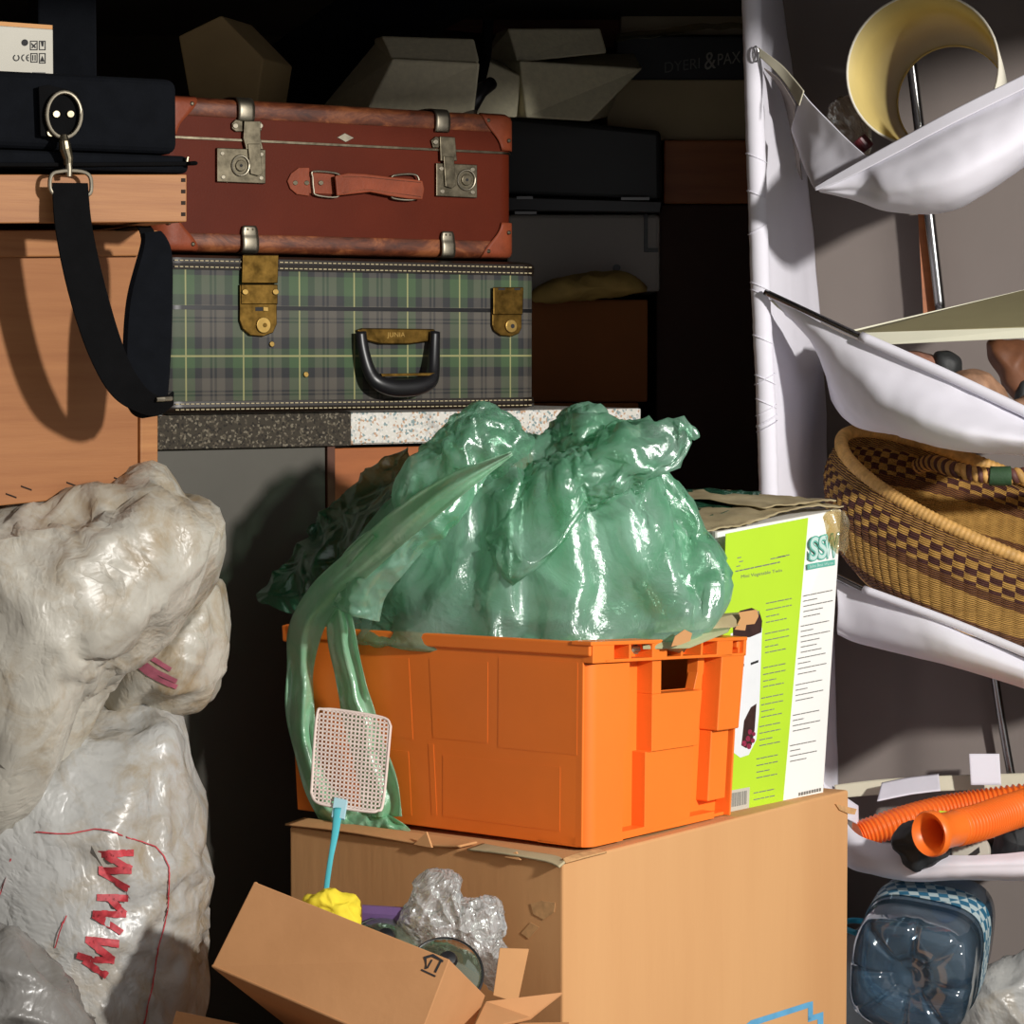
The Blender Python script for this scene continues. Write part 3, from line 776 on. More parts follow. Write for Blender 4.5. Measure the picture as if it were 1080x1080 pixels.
# ------------------------------------------------------------------ worktop and cabinet below
ow = P(120, 450, 4.50); ow.z = WT
Mw = frame(Vector((ow.x, ow.y, 0)), SA); pw = (ow, snv)
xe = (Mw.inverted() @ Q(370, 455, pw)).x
t = thing('worktop', 'speckled white worktop with bare dark edge at one end, carrying the two suitcases', 'worktop', frame(Vector((ow.x, ow.y, WT-.054)), SA))
obj('board', MB().box(Mw, -.12, 1.05, .004, .62, WT-.054, WT), m_speckw, t, bevel=.001)
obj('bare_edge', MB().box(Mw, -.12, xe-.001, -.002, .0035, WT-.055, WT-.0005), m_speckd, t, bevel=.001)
obj('laminate_edge', MB().box(Mw, xe, 1.05, -.001, .0035, WT-.052, WT-.0005), m_speckw, t, bevel=.001)
m_greylam = simple('grey_laminate', rgb(84, 81, 72), .55, .06, 4, bump=.1)
m_oak = simple('orange_varnished_wood', rgb(178, 104, 52), .5, .1, 4, c2=rgb(150, 84, 40), stretch=(1, 1, 10))
m_dkwood = simple('dark_stained_wood', rgb(92, 52, 30), .6, .12, 5, stretch=(4, 4, 1))
xp = (Mw.inverted() @ Q(347, 500, pw)).x
t = thing('cabinet', 'grey sided cabinet under the speckled worktop behind the orange crate', 'cabinet', frame(Vector((ow.x, ow.y, 0)), SA))
obj('grey_panel', MB().box(Mw, -.10, xp, .012, .03, 0, WT-.0555), m_greylam, t, bevel=.001)
obj('upright', MB().box(Mw, xp+.001, xp+.016, .006, .55, 0, WT-.0555), m_dkwood, t, bevel=.001)
obj('drawer_front', MB().box(Mw, xp+.018, .95, .02, .038, .9, WT-.060), m_oak, t, bevel=.002)
obj('door', MB().box(Mw, xp+.018, .95, .02, .038, .05, .895), m_oak, t, bevel=.002)
obj('side_panel', MB().box(Mw, .955, .975, .02, .55, 0, WT-.0555), m_oak, t)
# ------------------------------------------------------------------ big carton, orange crate, green/white carton
CA = R(38)
cl_ = Vector((-math.cos(CA), math.sin(CA), 0)); cs_ = Vector((math.sin(CA), math.cos(CA), 0))   # long (left/back), short (right/back)
BC = P(594, 909, 4.0); ZB = BC.z
def bp(a, b, z, base=BC): q = base + cs_*a + cl_*b; return Vector((q.x, q.y, z))   # a along the right face, b along the left face
t = thing('cardboard_box', 'big brown cardboard box with a blue printed mark, carrying the orange crate', 'box', bp(.35, .25, 0))
WB_, LB_ = .775, .525
mb = MB(); mb.hexa([bp(0, LB_, 0), bp(0, 0, 0), bp(0, 0, ZB), bp(0, LB_, ZB-.004), bp(WB_, LB_, 0), bp(WB_, 0, 0), bp(WB_, 0, ZB+.008), bp(WB_, LB_, ZB)])
obj('carton', mb, m_card, t, bevel=.004, segs=3)
prt = (BC, (cs_.cross(Vector((0, 0, 1)))).normalized())
if prt[1].dot(CAM-BC) < 0: prt = (BC, -prt[1])
plf = (BC, -cs_)
m_blue = simple('blue_print', rgb(98, 168, 208), .8, .08, 30)
obj('blue_print', plates([[(782, 1084), (792, 1076), (852, 1057), (852, 1063), (800, 1080), (790, 1090)], [(852, 1057), (857, 1056), (857, 1073), (852, 1076)], [(852, 1072), (868, 1067), (868, 1090), (862, 1090), (862, 1075), (852, 1078)]], prt, .0003, .0008), m_blue, t)
def sheet(rows, mat, name, parent=None, th=.003, nu=20, nv=10, disp=None, **kw):
    return obj(name, MB().grid(loft(rows, nu, nv, disp)), mat, parent, smooth=True, solid=th, **kw)
# torn upper flap edges along the left rim
sheet([[bp(-.004, .53, ZB-.001), bp(-.008, .40, ZB+.002), bp(-.005, .25, ZB-.002), bp(-.010, .18, ZB+.004)], [bp(.04, .53, ZB+.003), bp(.03, .40, ZB+.005), bp(.04, .25, ZB+.004), bp(.03, .18, ZB+.004)]], m_card, 'torn_flap', t)
mb = MB(); c0 = bp(-.006, .250, ZB-.002)
for (b0, b1, h) in ((.270, .235, .017), (.10, .07, .006)):
    mb = MB()
    mb.add([bp(-.008, b0, ZB-.003), bp(-.009, b1, ZB-.004), bp(-.004, (b0*.4+b1*.6), ZB+h), bp(-.004, b0, ZB-.003), bp(-.005, b1, ZB-.004), bp(-.001, (b0*.4+b1*.6), ZB+h)], [(0, 1, 2), (5, 4, 3), (0, 3, 4, 1), (1, 4, 5, 2), (2, 5, 3, 0)])
    obj('torn_tatter', mb, m_card, t)
sheet([[bp(-.006, .17, ZB+.0), bp(-.009, .10, ZB+.002), bp(-.006, .03, ZB-.001), bp(-.012, -.002, ZB-.006)], [bp(.03, .17, ZB+.003), bp(.02, .10, ZB+.003), bp(.02, .03, ZB+.002), bp(.0, -.003, ZB-.0)]], m_cardold, 'torn_flap', t)
sheet([[bp(.002, -.003, ZB-.002), bp(.05, -.004, ZB), bp(.1, -.003, ZB)], [bp(.002, .002, ZB+.004), bp(.05, .01, ZB+.004), bp(.1, .01, ZB+.003)]], m_cardedge, 'torn_flap', t)
mb = plate([(880, 848), (902, 853), (900, 859), (893, 858), (884, 854)], prt, -.002, .003); obj('torn_flap', mb, m_cardedge, t)
# torn paper spots at the left face corner
for poly in ([(560, 953), (572, 950), (586, 952), (585, 962), (574, 970), (563, 964)], [(560, 973), (569, 978), (558, 990), (550, 984)]):
    obj('paper_tear', plate(poly, plf, .0004, .0012), m_cardedge, t)

# orange crate ------------------------------------------------------
m_or = simple('orange_plastic', rgb(248, 128, 44), .42, .04, 5, bump=.1, bscale=12, spec=.45)
m_or.node_tree.nodes['Principled BSDF'].inputs['Subsurface Weight'].default_value = 0
OC = P(621, 911, 4.06); OC.z = ZB+.006
CW, CLn, CH = .412, .585, .302
def taper(p):      # local (a, b, z) with the walls leaning inwards towards the base
    a, b, z = p; a *= .955; k = (1-z/CH)
    k = k*.010 + (.012 if z < .16 else 0)*0
    a2 = a + (k if a < CW/2 else -k); b2 = b + (k if b < CLn/2 else -k)
    q = OC + cs_*a2 + cl_*b2; return Vector((q.x, q.y, OC.z+z*(1-.085*max(0, a)/CW*(1-max(0, b)/CLn*.6)-.035*b/CLn)))
t = thing('plastic_crate', 'orange plastic stacking crate holding the green bag, on the big cardboard box', 'crate', OC+cs_*CW/2+cl_*CLn/2)
def cbx(mb, a0, a1, b0, b1, z0, z1, sl=0):
    c = [(a0, b0, z0), (a1, b0, z0), (a1, b0, z1), (a0, b0, z1), (a0, b1, z0), (a1, b1, z0), (a1, b1, z1), (a0, b1, z1)]
    return mb.hexa([taper(p) for p in c])
# a: short (right) face at b=0 spans a 0..CW ; long face at a=0 spans b 0..CLn
mb = MB()
cbx(mb, .0, .004, .010, CLn, .0, CH-.004)                   # long front wall
cbx(mb, CW-.004, CW, .0, CLn, 0, CH-.004)
cbx(mb, .0, CW, CLn-.004, CLn, 0, CH-.004)
cbx(mb, .004, CW-.004, .01, CLn-.004, 0, .006)
obj('shell', mb, m_or, t, bevel=.0015)
# faint raised fields on the long face
mb = MB()
for b0, b1, z0, z1 in ((.02, .165, .135, .27), (.185, .30, .14, .262), (.05, .27, .02, .115), (.30, .31, .02, .13), (.34, .55, .135, .26), (.35, .57, .015, .115)):
    cbx(mb, -.0004, .001, b0, b1, z0, z1)
obj('raised_field', mb, m_or, t)
# short face: recess back plane with hand hole, raised columns
dp = .028
mb = MB(); zs = .262; h0, h1, hz0, hz1 = .190, .312, .218, .270
cbx(mb, .02, h0, dp, dp+.004, 0, CH-.03); cbx(mb, h1, CW, dp, dp+.004, 0, CH-.03)
cbx(mb, h0, h1, dp, dp+.004, 0, hz0); 
obj('end_wall', mb, m_or, t, bevel=.001)
def lump(name, prof, b0=0.0, hole=None, bev=.004):
    """column: prof = list of (z, a0, a1) stacked from the bottom, stepped in relief"""
    mb = MB(); rings = []
    for z, a0, a1, bf in prof:
        rings.append([taper((a0, dp+.001, z)), taper((a0, bf, z)), taper((a1, bf, z)), taper((a1, dp+.001, z))])
    mb.rings(rings); return obj(name, mb, m_or, t, bevel=bev, segs=3)
# corner column (rounded)
rings = []
for z, a1 in ((0, .092), (.014, .090), (.135, .090), (.165, .103), (.268, .105)):
    k = []
    for u in range(9):
        a = R(90*u/8); k.append(taper((.022-.022*math.sin(a)+.0, .022-.022*math.cos(a), z)))
    ring = [taper((a1, dp+.001, z)), taper((a1, 0, z))] + k + [taper((.0, .09, z)), taper((.01, .09, z)), taper((.012, dp+.001, z))]
    rings.append(ring)
obj('corner_column', MB().rings(rings), m_or, t, smooth=True, sm_angle=38)
lump('centre_panel', [(0, .155, .3, 0.004), (.128, .155, .3, .004), (.1281, .166, .305, .0), (.217, .166, .310, 0)], bev=.0015)
lump('hand_grip_side', [(.217, .166, h0, 0), (.272, .166, h0, 0)], bev=.001)
lump('hand_grip_side', [(.217, h1-.008, .320, .012), (.245, h1, .330, .012), (.272, h1, .330, .012)], bev=.001)
lump('end_column', [(.148, .350, CW, -.006), (.272, .352, CW+.006, -.006)], bev=.002)
lump('end_column', [(.030, .352, CW-.01, .006), (.148, .352, CW-.01, .006)], bev=.002)
lump('base_band', [(0, .085, .37, 0.004), (.012, .085, .37, .004)], bev=.001)
# rim with cells
mb = MB(); rz0, rz1 = .270, CH
cbx(mb, -.006, CW+.008, -.008, dp, rz1-.006, rz1); cbx(mb, .03, CW+.006, -.007, dp, rz0, rz0+.005)
cbx(mb, .0, CW, dp-.004, dp, rz0, rz1)
for a0, w in ((.0, .055), (.094, .005), (.155, .040), (.235, .005), (.290, .005), (.335, .045), (CW, .008)):
    cbx(mb, a0, a0+w, -.007, dp, rz0, rz1-.001)
obj('rim', mb, m_or, t, bevel=.0012)
mb = MB(); cbx(mb, -.004, .012, -.004, CLn+.004, rz1-.022, rz1-.001); cbx(mb, -.004, .012, CLn-.02, CLn+.010, rz1-.028, rz1-.001)
cbx(mb, CW-.008, CW+.008, 0, CLn, rz1-.02, rz1); cbx(mb, 0, CW, CLn-.008, CLn+.008, rz1-.02, rz1)
obj('rim', mb, m_or, t, bevel=.003, segs=3)

# green and white product carton ---------------------------------------
m_white = simple('white_printed_card', rgb(246, 245, 240), .45, .02, 5)
m_lime = simple('lime_printed_card', rgb(186, 226, 52), .45, .03, 4)
g = {}
g['tl'] = P(757, 561, 4.44); g['tr'] = P(888, 537, 4.63); g['br'] = P(868, 850, 4.59); g['bl'] = P(762, 882, 4.40)
back = Vector((-.28, .235, 0))
t = thing('product_carton', 'tall lime green and white printed carton behind the orange crate', 'box', base_of([g['bl'], g['br'], g['bl']+back]))
mb = MB(); mb.hexa([g['bl'], g['br'], g['tr'], g['tl'], g['bl']+back, g['br']+back, g['tr']+back, g['tl']+back])
obj('carton', mb, m_white, t, bevel=.003, segs=3)
gp = plane3(g['bl'], g['br'], g['tr'])
_d = (g['tl']-gp[0]).dot(gp[1]); gp = (gp[0]+gp[1]*max(0, _d), gp[1])
obj('green_panel', plate([(765, 563), (852, 546), (824, 861), (756, 882)], gp, .0002, .0010), m_lime, t)
m_rib = simple('grey_corrugated_side', rgb(176, 176, 166), .7, .03, 10)
ls = plane3(g['bl'], g['bl']+back, g['tl'])
mb = MB()
for k in range(24):
    a = .004+k*.0125; p0 = g['bl']+back*(a/.366)*1.0
    for z0 in (0,):
        q0 = g['bl'].lerp(g['bl']+back, a/.366); q1 = g['bl'].lerp(g['bl']+back, (a+.006)/.366)
        r0 = g['tl'].lerp(g['tl']+back, a/.366); r1 = g['tl'].lerp(g['tl']+back, (a+.006)/.366)
        n = ls[1]*.0015; mb.hexa([q0, q1, r1, r0, q0+n, q1+n, r1+n, r0+n])
obj('corrugated_side', mb, m_rib, t)
tx = MB()
def flush_text(name='printed_text'):
    global tx
    if tx.v: obj(name, tx, m_inkgrey, t)
    tx = MB()
def tline(x0, y0, x1, slope, h=1.1, seed=0):
    rnd = random.Random(seed); x = x0
    while x < x1:
        w_ = rnd.uniform(3, 8); e = min(x+w_, x1)
        a, b = y0+(x-x0)*slope, y0+(e-x0)*slope
        m = plate([(x, a), (e, b), (e, b+h), (x, a+h)], gp, .0010, .0013); tx.add(m.v, m.f); x = e+.7
sd_ = 0
green_lines = []
for gi, (y, xs) in enumerate([(636, 807), (668, 806), (704, 804), (736, 802), (766, 800), (800, 797), (836, 794)]):
    for li, (dy, ln) in enumerate([(0, 34), (7, 36), (14, 14), (20, 22)][: (4 if gi else 4)]):
        if y+dy < 850: green_lines.append((xs+.2, y+dy, min(xs+ln, 843-(y-540)*.09)))
for i_, (x0, y, x1) in enumerate(green_lines):
    sd_ += 1; tline(x0, y, x1, -.2, 1.0, sd_)
    if i_ % 4 == 3: flush_text()
flush_text()
for gi, (y, n_) in enumerate([(628, 5), (660, 6), (694, 4), (722, 4), (754, 4), (786, 4)]):
    xs = 848-(y-620)*.09
    for li in range(n_): sd_ += 1; tline(xs, y+li*5.5, xs+[30, 14, 31, 20, 17, 22][li]-(y-628)*.02, -.2, .9, sd_)
    flush_text()
tline(775, 602, 822, -.21, 1.3, 91); tline(812, 589, 828, -.2, 1.1, 92); tline(820, 587, 832, -.2, 1, 93)
flush_text()
for x, y in ((777, 588), (779, 592), (776, 597)): tline(x, y, x+4, -.2, 1, 3)
flush_text()
for k in range(9):
    x = 842+k*2.7; m = plate([(x, 836-k*.6), (x+1.7, 835.6-k*.6), (x+1.7, 839-k*.6), (x, 839.4-k*.6)], gp, .001, .0013); tx.add(m.v, m.f)
flush_text()
obj('printed_heading', text_mb('Mini Vegetable Twin', Q(781, 611, gp, .0011), Q(824, 604, gp, .0011), Q(781, 606.5, gp, .0011), .0003), m_inkgrey, t)
m_teal = simple('teal_print', rgb(96, 178, 160), .6, .05, 10); m_teallt = simple('pale_teal_print', rgb(196, 224, 216), .6, .05, 10)
for body_, x0, x1, h_, dx in (('S', 852, 863, 27, .4), ('S', 861, 872, 27, .4), ('W', 867, 884, 27, .2)):
    yb = 593-(x0-851)*.16; ye = 593-(x1-851)*.16
    obj('logo_letter', text_mb(body_, Q(x0, yb, gp), Q(x1, ye, gp), Q(x0+1.5, yb-h_, gp), .0012, .06), m_teal, t)
    obj('logo_letter', text_mb(body_, Q(x0+1.2, yb-1.4, gp), Q(x1-1.2, ye-1.4, gp), Q(x0+2.5, yb-h_+1.4, gp), .0016, .012), m_teallt, t)
obj('logo_strip', plate([(851, 595), (880, 590), (880, 596), (851, 601)], gp, .001, .0013), m_teal, t)
obj('logo_strap_line', text_mb('Sales Best Wares', Q(853, 599, gp), Q(878, 594.8, gp), Q(853, 596, gp), .0016), m_teallt, t)
# printed picture: blender jar with berries
m_jar = simple('pale_print', rgb(232, 236, 238), .5, .03, 12); m_dkp = simple('dark_brown_print', rgb(58, 36, 32), .5, .2, 60); m_berry = simple('berry_print', rgb(150, 44, 74), .5, .3, 300)
obj('printed_jar', plate([(770, 668), (803, 662), (800, 752), (797, 780), (789, 796), (780, 799), (768, 790)], gp, .0011, .0014), m_jar, t)
obj('printed_lid', plate([(773, 652), (780, 644), (792, 641), (800, 645), (803, 655), (802, 667), (790, 672), (772, 673)], gp, .0014, .0018), m_dkp, t)
obj('printed_berries', plate([(782, 778), (784, 760), (791, 746), (797, 742), (795, 770), (792, 786), (786, 789), (781, 786)], gp, .0014, .0017), m_dkp, t)
mb = MB()
for cx, cy, r_ in ((784, 784, 3.2), (789, 787, 3), (788, 779, 3), (793, 781, 2.6), (790, 772, 2.8), (794, 774, 2.2)):
    m = plate(circ(cx, cy, r_*.8, r_), gp, .0017, .002); mb.add(m.v, m.f)
obj('printed_berries', mb, m_berry, t)
for x, y in ((776, 701), (791, 697)):
    obj('printed_mark', plate([(x, y+2), (x+8, y-1), (x+8, y+1.5), (x, y+4.5)], gp, .0014, .0017), m_ink, t)
obj('barcode_field', plate([(768, 834), (790, 830), (789, 855), (767, 860)], gp, .0012, .0015), m_whitecard, t)
mb = MB(); x = 771
rnd = random.Random(4)
while x < 786:
    w_ = rnd.uniform(.5, 1.3); m = plate([(x, 836.5-(x-771)*.18), (x+w_, 836.3-(x-771)*.18), (x+w_-.3, 851-(x-771)*.2), (x-.3, 851.2-(x-771)*.2)], gp, .0015, .0017); mb.add(m.v, m.f); x += w_+rnd.uniform(.4, .9)
obj('barcode', mb, m_inkgrey, t)
# crumpled flaps lying on its top
zt_ = .003
def gt(px, py, Y, dz=0): p = P(px, py, Y); return p+Vector((0, 0, dz))
wav = lambda u, v, p: .004*noise.noise(p*22)+.002*noise.noise(p*70)
tlb, trb = g['tl']+back, g['tr']+back
def onT(u, v, h):      # u along the front edge, v to the back
    return (g['tl'].lerp(g['tr'], u)).lerp(tlb.lerp(trb, u), v)+Vector((0, 0, h))
sheet([[onT(-.10, -.01, .004), onT(.2, -.02, .006), onT(.5, -.01, .014), onT(.8, -.01, .010), onT(1.0, -.01, .006)],
       [onT(-.12, .3, .012), onT(.2, .35, .02), onT(.5, .3, .018), onT(.8, .3, .02), onT(1.02, .3, .012)],
       [onT(-.1, .95, .012), onT(.2, .9, .018), onT(.5, .9, .024), onT(.8, .95, .016), onT(1.0, .95, .012)]], m_cardold, 'crumpled_flap', t, .002, 50, 20, lambda u, v, p: .005*noise.noise(p*25)+.003*noise.noise(p*80))
sheet([[onT(.45, .05, .022), onT(.7, .02, .020), onT(1.0, .03, .012)], [onT(.45, .6, .034), onT(.7, .6, .034), onT(1.02, .6, .02)]], m_cardold, 'crumpled_flap', t, .002, 40, 14, lambda u, v, p: .004*noise.noise(p*30+Vector((3, 1, 2)))+.002*noise.noise(p*90))
m_tape = film('clear_tape', rgb(240, 230, 205), .16, .15, .9, rgb(250, 240, 215))
sheet([[gt(868, 545, 4.600), gt(880, 536, 4.60), gt(893, 540, 4.62)], [gt(866, 560, 4.602), gt(884, 556, 4.596), gt(896, 556, 4.63)], [gt(872, 575, 4.604), gt(885, 580, 4.602), gt(893, 586, 4.63)]], m_tape, 'clear_tape', t, .0004, 24, 24, lambda u, v, p: .006*noise.noise(p*40))
m_gfilm = film('dark_green_film', rgb(60, 130, 100), .55, .25, .7, rgb(90, 150, 120))
top('plastic_sheet', MB().grid(loft([[gt(700, 515, 4.72), gt(755, 515, 4.72), gt(803, 521, 4.70)], [gt(700, 530, 4.62), gt(750, 531, 4.62), gt(785, 532, 4.62)], [gt(700, 545, 4.53), gt(740, 544, 4.53), gt(764, 541, 4.53)]], 40, 24, lambda u, v, p: .006*noise.noise(p*25)+.003*fold(p, 30))), m_gfilm, 'thin dark green plastic sheet lying on top of the green and white carton', 'plastic sheet', smooth=True, solid=.0005)

# loose cardboard strips lying across the crate rim ----------------------
rz = OC.z+CH+.001
def strip(name, pts, th, mat, label, Yoff=0):
    mb = MB().prism([P(x, y, Y) for x, y, Y in pts], Vector((.0, .0, th)))
    return top(name, mb, mat, label, 'cardboard', 'torn cardboard strips across the crate', bevel=.0008)
m_olive = simple('faded_green_card', rgb(160, 164, 124), .8, .06, 8)
strip('cardboard_strip', [(585, 686, 4.14), (700, 684, 4.20), (705, 668, 4.30), (600, 672, 4.30)], .004, m_olive, 'long flat faded strip of card under the green bag at the crate rim')
strip('cardboard_strip', [(678, 685, 4.17), (727, 684, 4.20), (768, 667, 4.25), (772, 660, 4.34), (700, 663, 4.30), (672, 668, 4.24)], .005, m_olive, 'torn greenish cardboard flap lying over the crate rim')
t2 = P(728, 645, 4.30)
mb = MB().hexa([P(690, 668, 4.20), P(775, 661, 4.28), P(800, 652, 4.30), P(690, 662, 4.30), P(690, 657, 4.24), P(775, 648, 4.30), P(802, 644, 4.34), P(692, 652, 4.34)])
top('cardboard_strip', mb, m_cardold, 'brown folded cardboard strip reaching from the bag to the carton picture', 'cardboard', 'torn cardboard strips across the crate', bevel=.001)
top('cardboard_scrap', MB().prism([P(x, y, 4.285) for x, y in ((775, 664), (781, 652), (779, 646), (798, 643), (800, 650), (796, 658), (787, 659), (786, 665))], Vector((0, .004, 0))), m_card, 'torn tan scrap of cardboard at the end of the strip', 'cardboard')
top('cardboard_scrap', MB().prism([P(x, y, 4.165) for x, y in ((708, 682), (712, 671), (722, 664), (730, 668), (728, 676), (718, 680))], Vector((0, .004, 0))), m_card, 'small tan torn scrap sticking up on the crate rim', 'cardboard')

# open carton leaning at the lower left ----------------------------------
m_cardl = simple('fresh_cardboard', rgb(196, 144, 98), .85, .04, 5, c2=rgb(180, 130, 86), bump=.2, bscale=60, spec=.2)
f = [P(223, 1020, 3.72), P(436, 1112, 3.60), P(474, 1012, 3.63), P(268, 930, 3.76)]   # near face: BL BR TR TL
bk = Vector((.13, .17, -.045))
t = thing('cardboard_box', 'small open cardboard box tilted on its side, full of kitchen odds and ends', 'box', base_of([f[0], f[1], f[0]+bk]))
def panel(name, q, n, th=.004, mat=m_cardl):
    return obj(name, MB().hexa(list(q)+[p+n*th for p in q]), mat, t, bevel=.0012)
pn = plane3(f[0], f[1], f[2])[1]
panel('front_panel', f, -pn)
sr = [f[1], f[1]+bk, P(512, 1050, 3.78), f[2]]
sr[1] = f[1]+(sr[2]-f[2])
panel('side_panel', sr, plane3(*sr[:3])[1]*-1)
sdv2 = sr[2]-f[2]
fl = [p for p in (f[0], f[0]+sdv2*2.2, f[3]+sdv2*2.2, f[3])]
panel('side_panel', fl, Vector((1, 0, 0)))
panel('bottom_panel', [f[0], f[1], f[1]+sdv2*2.2, f[0]+sdv2*2.2], Vector((0, 0, 1)))
fold_q = [P(497, 1088, 3.66), P(560, 1072, 3.80), P(594, 1046, 3.83), P(512, 1056, 3.79)]
panel('flap', fold_q, Vector((0, .3, -1)).normalized(), .004)
panel('flap', [P(520, 1050, 3.86), P(546, 1058, 3.88), P(558, 1001, 3.90), P(527, 1000, 3.88)], Vector((0, 1, 0)), .004, m_cardin)
obj('printed_mark', plates([[(448, 1022), (450, 1022), (447, 1009), (457, 1006), (468, 1013), (467, 1015), (456, 1009), (450, 1011)], [(445, 1022), (460, 1029), (459, 1030.5), (444, 1023.5)], [(458, 1025), (464, 1013), (466, 1014), (460, 1026)], [(450, 1021), (455, 1012), (456.5, 1012.5), (451.5, 1021.5)]], (f[0], pn), .0003, .0008), m_ink, t)
# lower carton, only edges in view
t = thing('cardboard_box', 'cardboard box at the bottom edge, under the small tilted box', 'box', P(380, 1240, 3.8))
q = [P(150, 1470, 3.75), P(600, 1500, 3.62), P(600, 1190, 3.62), P(150, 1190, 3.75)]
obj('carton', MB().hexa(q+[p+Vector((.1, .2, 0)) for p in q]), m_cardl, t)
obj('flap', MB().hexa([P(186, 1066, 3.86), P(262, 1082, 3.84), P(262, 1086, 3.84), P(186, 1070, 3.86), P(150, 1190, 3.75), P(262, 1190, 3.73), P(262, 1194, 3.73), P(150, 1194, 3.75)]), m_cardl, t)
obj('flap', MB().hexa([P(470, 1080, 3.80), P(600, 1078, 3.80), P(600, 1082, 3.80), P(470, 1084, 3.80), P(470, 1190, 3.65), P(600, 1190, 3.62), P(600, 1194, 3.62), P(470, 1194, 3.65)]), m_cardl, t)

# contents of the small box ------------------------------------------------
m_yel = simple('yellow_cloth', rgb(236, 214, 60), .8, .08, 30, spec=.2)
top('cleaning_cloth', pillow([(322, 950), (332, 942), (345, 939), (360, 942), (376, 945), (379, 958), (377, 980), (350, 985), (326, 970)], (350, 960), lambda x, y: 3.90, .035, .03, 90, 30, lambda p: .010*noise.noise(p*38)+.004*fold(p, 60)), m_yel, 'crumpled yellow cloth stuffed in the small box around the swatter stem', 'cloth', smooth=True)
m_pur = simple('purple_plastic', rgb(116, 88, 140), .5, .08, 10)
mb = MB().hexa([P(382, 963, 3.96), P(432, 966, 3.95), P(432, 958, 3.95), P(382, 955, 3.96), P(382, 990, 3.97), P(432, 990, 3.96), P(432, 957, 3.965), P(382, 954, 3.975)])
top('plastic_tray', mb, m_pur, 'thin purple plastic edge between the yellow cloth and clear bag', 'tray')
m_glass = film('clear_glass', rgb(150, 160, 140), .22, .05, 1.0, rgb(215, 225, 210), .1)
def pot_lid(name, c, r, nrm, label):
    M = Matrix.Translation(c) @ nrm.to_track_quat('Z', 'Y').to_matrix().to_4x4()
    t = thing(name, label, 'lid', M, None)
    obj('glass_dome', MB().lathe(M, [(r, 0), (r*.9, .008), (r*.6, .018), (r*.3, .023), (.001, .025)], 40), m_glass, t, smooth=True, solid=.002)
    obj('steel_rim', MB().tube([M @ Vector((r*math.cos(a), r*math.sin(a), 0)) for a in [2*math.pi*k/48 for k in range(48)]], .0028, 8, closed=True), m_blackpl, t)
    obj('knob', MB().lathe(M, [(.004, .02), (.004, .034), (.011, .036), (.013, .042), (.010, .048), (.001, .05)], 20, True, True), m_blackpl, t, smooth=True, sm_angle=40)
pot_lid('glass_lid', P(405, 1003, 3.93), .052, Vector((.1, -.75, .65)).normalized(), 'glass pot lid with black knob beside the yellow cloth')
pot_lid('glass_lid', P(470, 1026, 3.80), .050, Vector((.1, -.8, .60)).normalized(), 'glass pot lid with black knob under the clear plastic bag')
m_clear = film('clear_bag_film', rgb(240, 240, 240), .62, .18, 1.0, rgb(250, 250, 250), .7, 60)
ol = [(424, 975), (432, 950), (442, 930), (455, 918), (472, 920), (486, 930), (487, 946), (505, 946), (524, 950), (534, 972), (530, 990), (540, 1010), (538, 1035), (520, 1045), (500, 1020), (480, 1000), (455, 1010), (438, 1000)]
top('bubble_wrap', pillow(ol, (482, 982), lambda x, y: 3.96, .05, .04, 150, 44, lambda p: .011*noise.noise(p*34)+.008*fold(p, 42)), m_clear, 'crumpled clear bubble wrap bag in the small tilted box', 'bag', smooth=True)

# fly swatter -------------------------------------------------------------
m_swat = simple('white_mesh_plastic', rgb(232, 214, 204), .5, .03, 10); m_swh = simple('turquoise_plastic', rgb(84, 186, 196), .4, .05, 10); m_swc = simple('pale_blue_plastic', rgb(176, 216, 226), .4, .04, 10)
s0 = P(338, 748, 4.235); s1 = P(411, 760, 4.205); s2 = P(352, 850, 4.10); sp_ = plane3(s0, s1, s2)
t = thing('fly_swatter', 'fly swatter with white mesh head and turquoise stem, standing in the small box', 'swatter', P(346, 945, 3.98))
outl = [(342, 748), (372, 751), (404, 757), (411, 764), (411, 776), (404, 846), (398, 855), (388, 856), (360, 852), (336, 847), (329, 838), (329, 826), (334, 756)]
ring = spline([Q(x, y, sp_) for x, y in outl], 60, True)
obj('mesh_rim', MB().tube(ring, .0022, 8, closed=True), m_swat, t, smooth=True)
mb = MB()
def inside(x, y):
    c = False; j = len(outl)-1
    for i in range(len(outl)):
        if (outl[i][1] > y) != (outl[j][1] > y) and x < (outl[j][0]-outl[i][0])*(y-outl[i][1])/(outl[j][1]-outl[i][1])+outl[i][0]: c = not c
        j = i
    return c
def clipline(p0, p1):
    n_ = 120; ins = [inside(p0[0]+(p1[0]-p0[0])*k/n_, p0[1]+(p1[1]-p0[1])*k/n_) for k in range(n_+1)]
    if True not in ins: return None
    a = ins.index(True); b = n_-ins[::-1].index(True)
    f_ = lambda k: (p0[0]+(p1[0]-p0[0])*k/n_, p0[1]+(p1[1]-p0[1])*k/n_)
    return f_(a), f_(b)
def addbar(p0, p1, w_):
    r = clipline(p0, p1)
    if not r: return
    (x0, y0), (x1, y1) = r; dx, dy = x1-x0, y1-y0; L = math.hypot(dx, dy)
    if L < 1: return
    nx, ny = -dy/L*w_/2, dx/L*w_/2
    m = plate([(x0+nx, y0+ny), (x1+nx, y1+ny), (x1-nx, y1-ny), (x0-nx, y0-ny)], sp_, -.0007, .0007); mb.add(m.v, m.f)
for k in range(-2, 24):
    addbar((320, 750+k*4.45-4), (420, 762+k*4.45-2), 1.7)
for k in range(0, 24):
    x = 332+k*4.3; addbar((x+2, 735), (x-6, 870), 1.7)
obj('mesh', mb, m_swat, t)
obj('stem_socket', plate([(353, 843), (367, 846), (364, 866), (350, 864)], sp_, .001, .006), m_swc, t, bevel=.001)
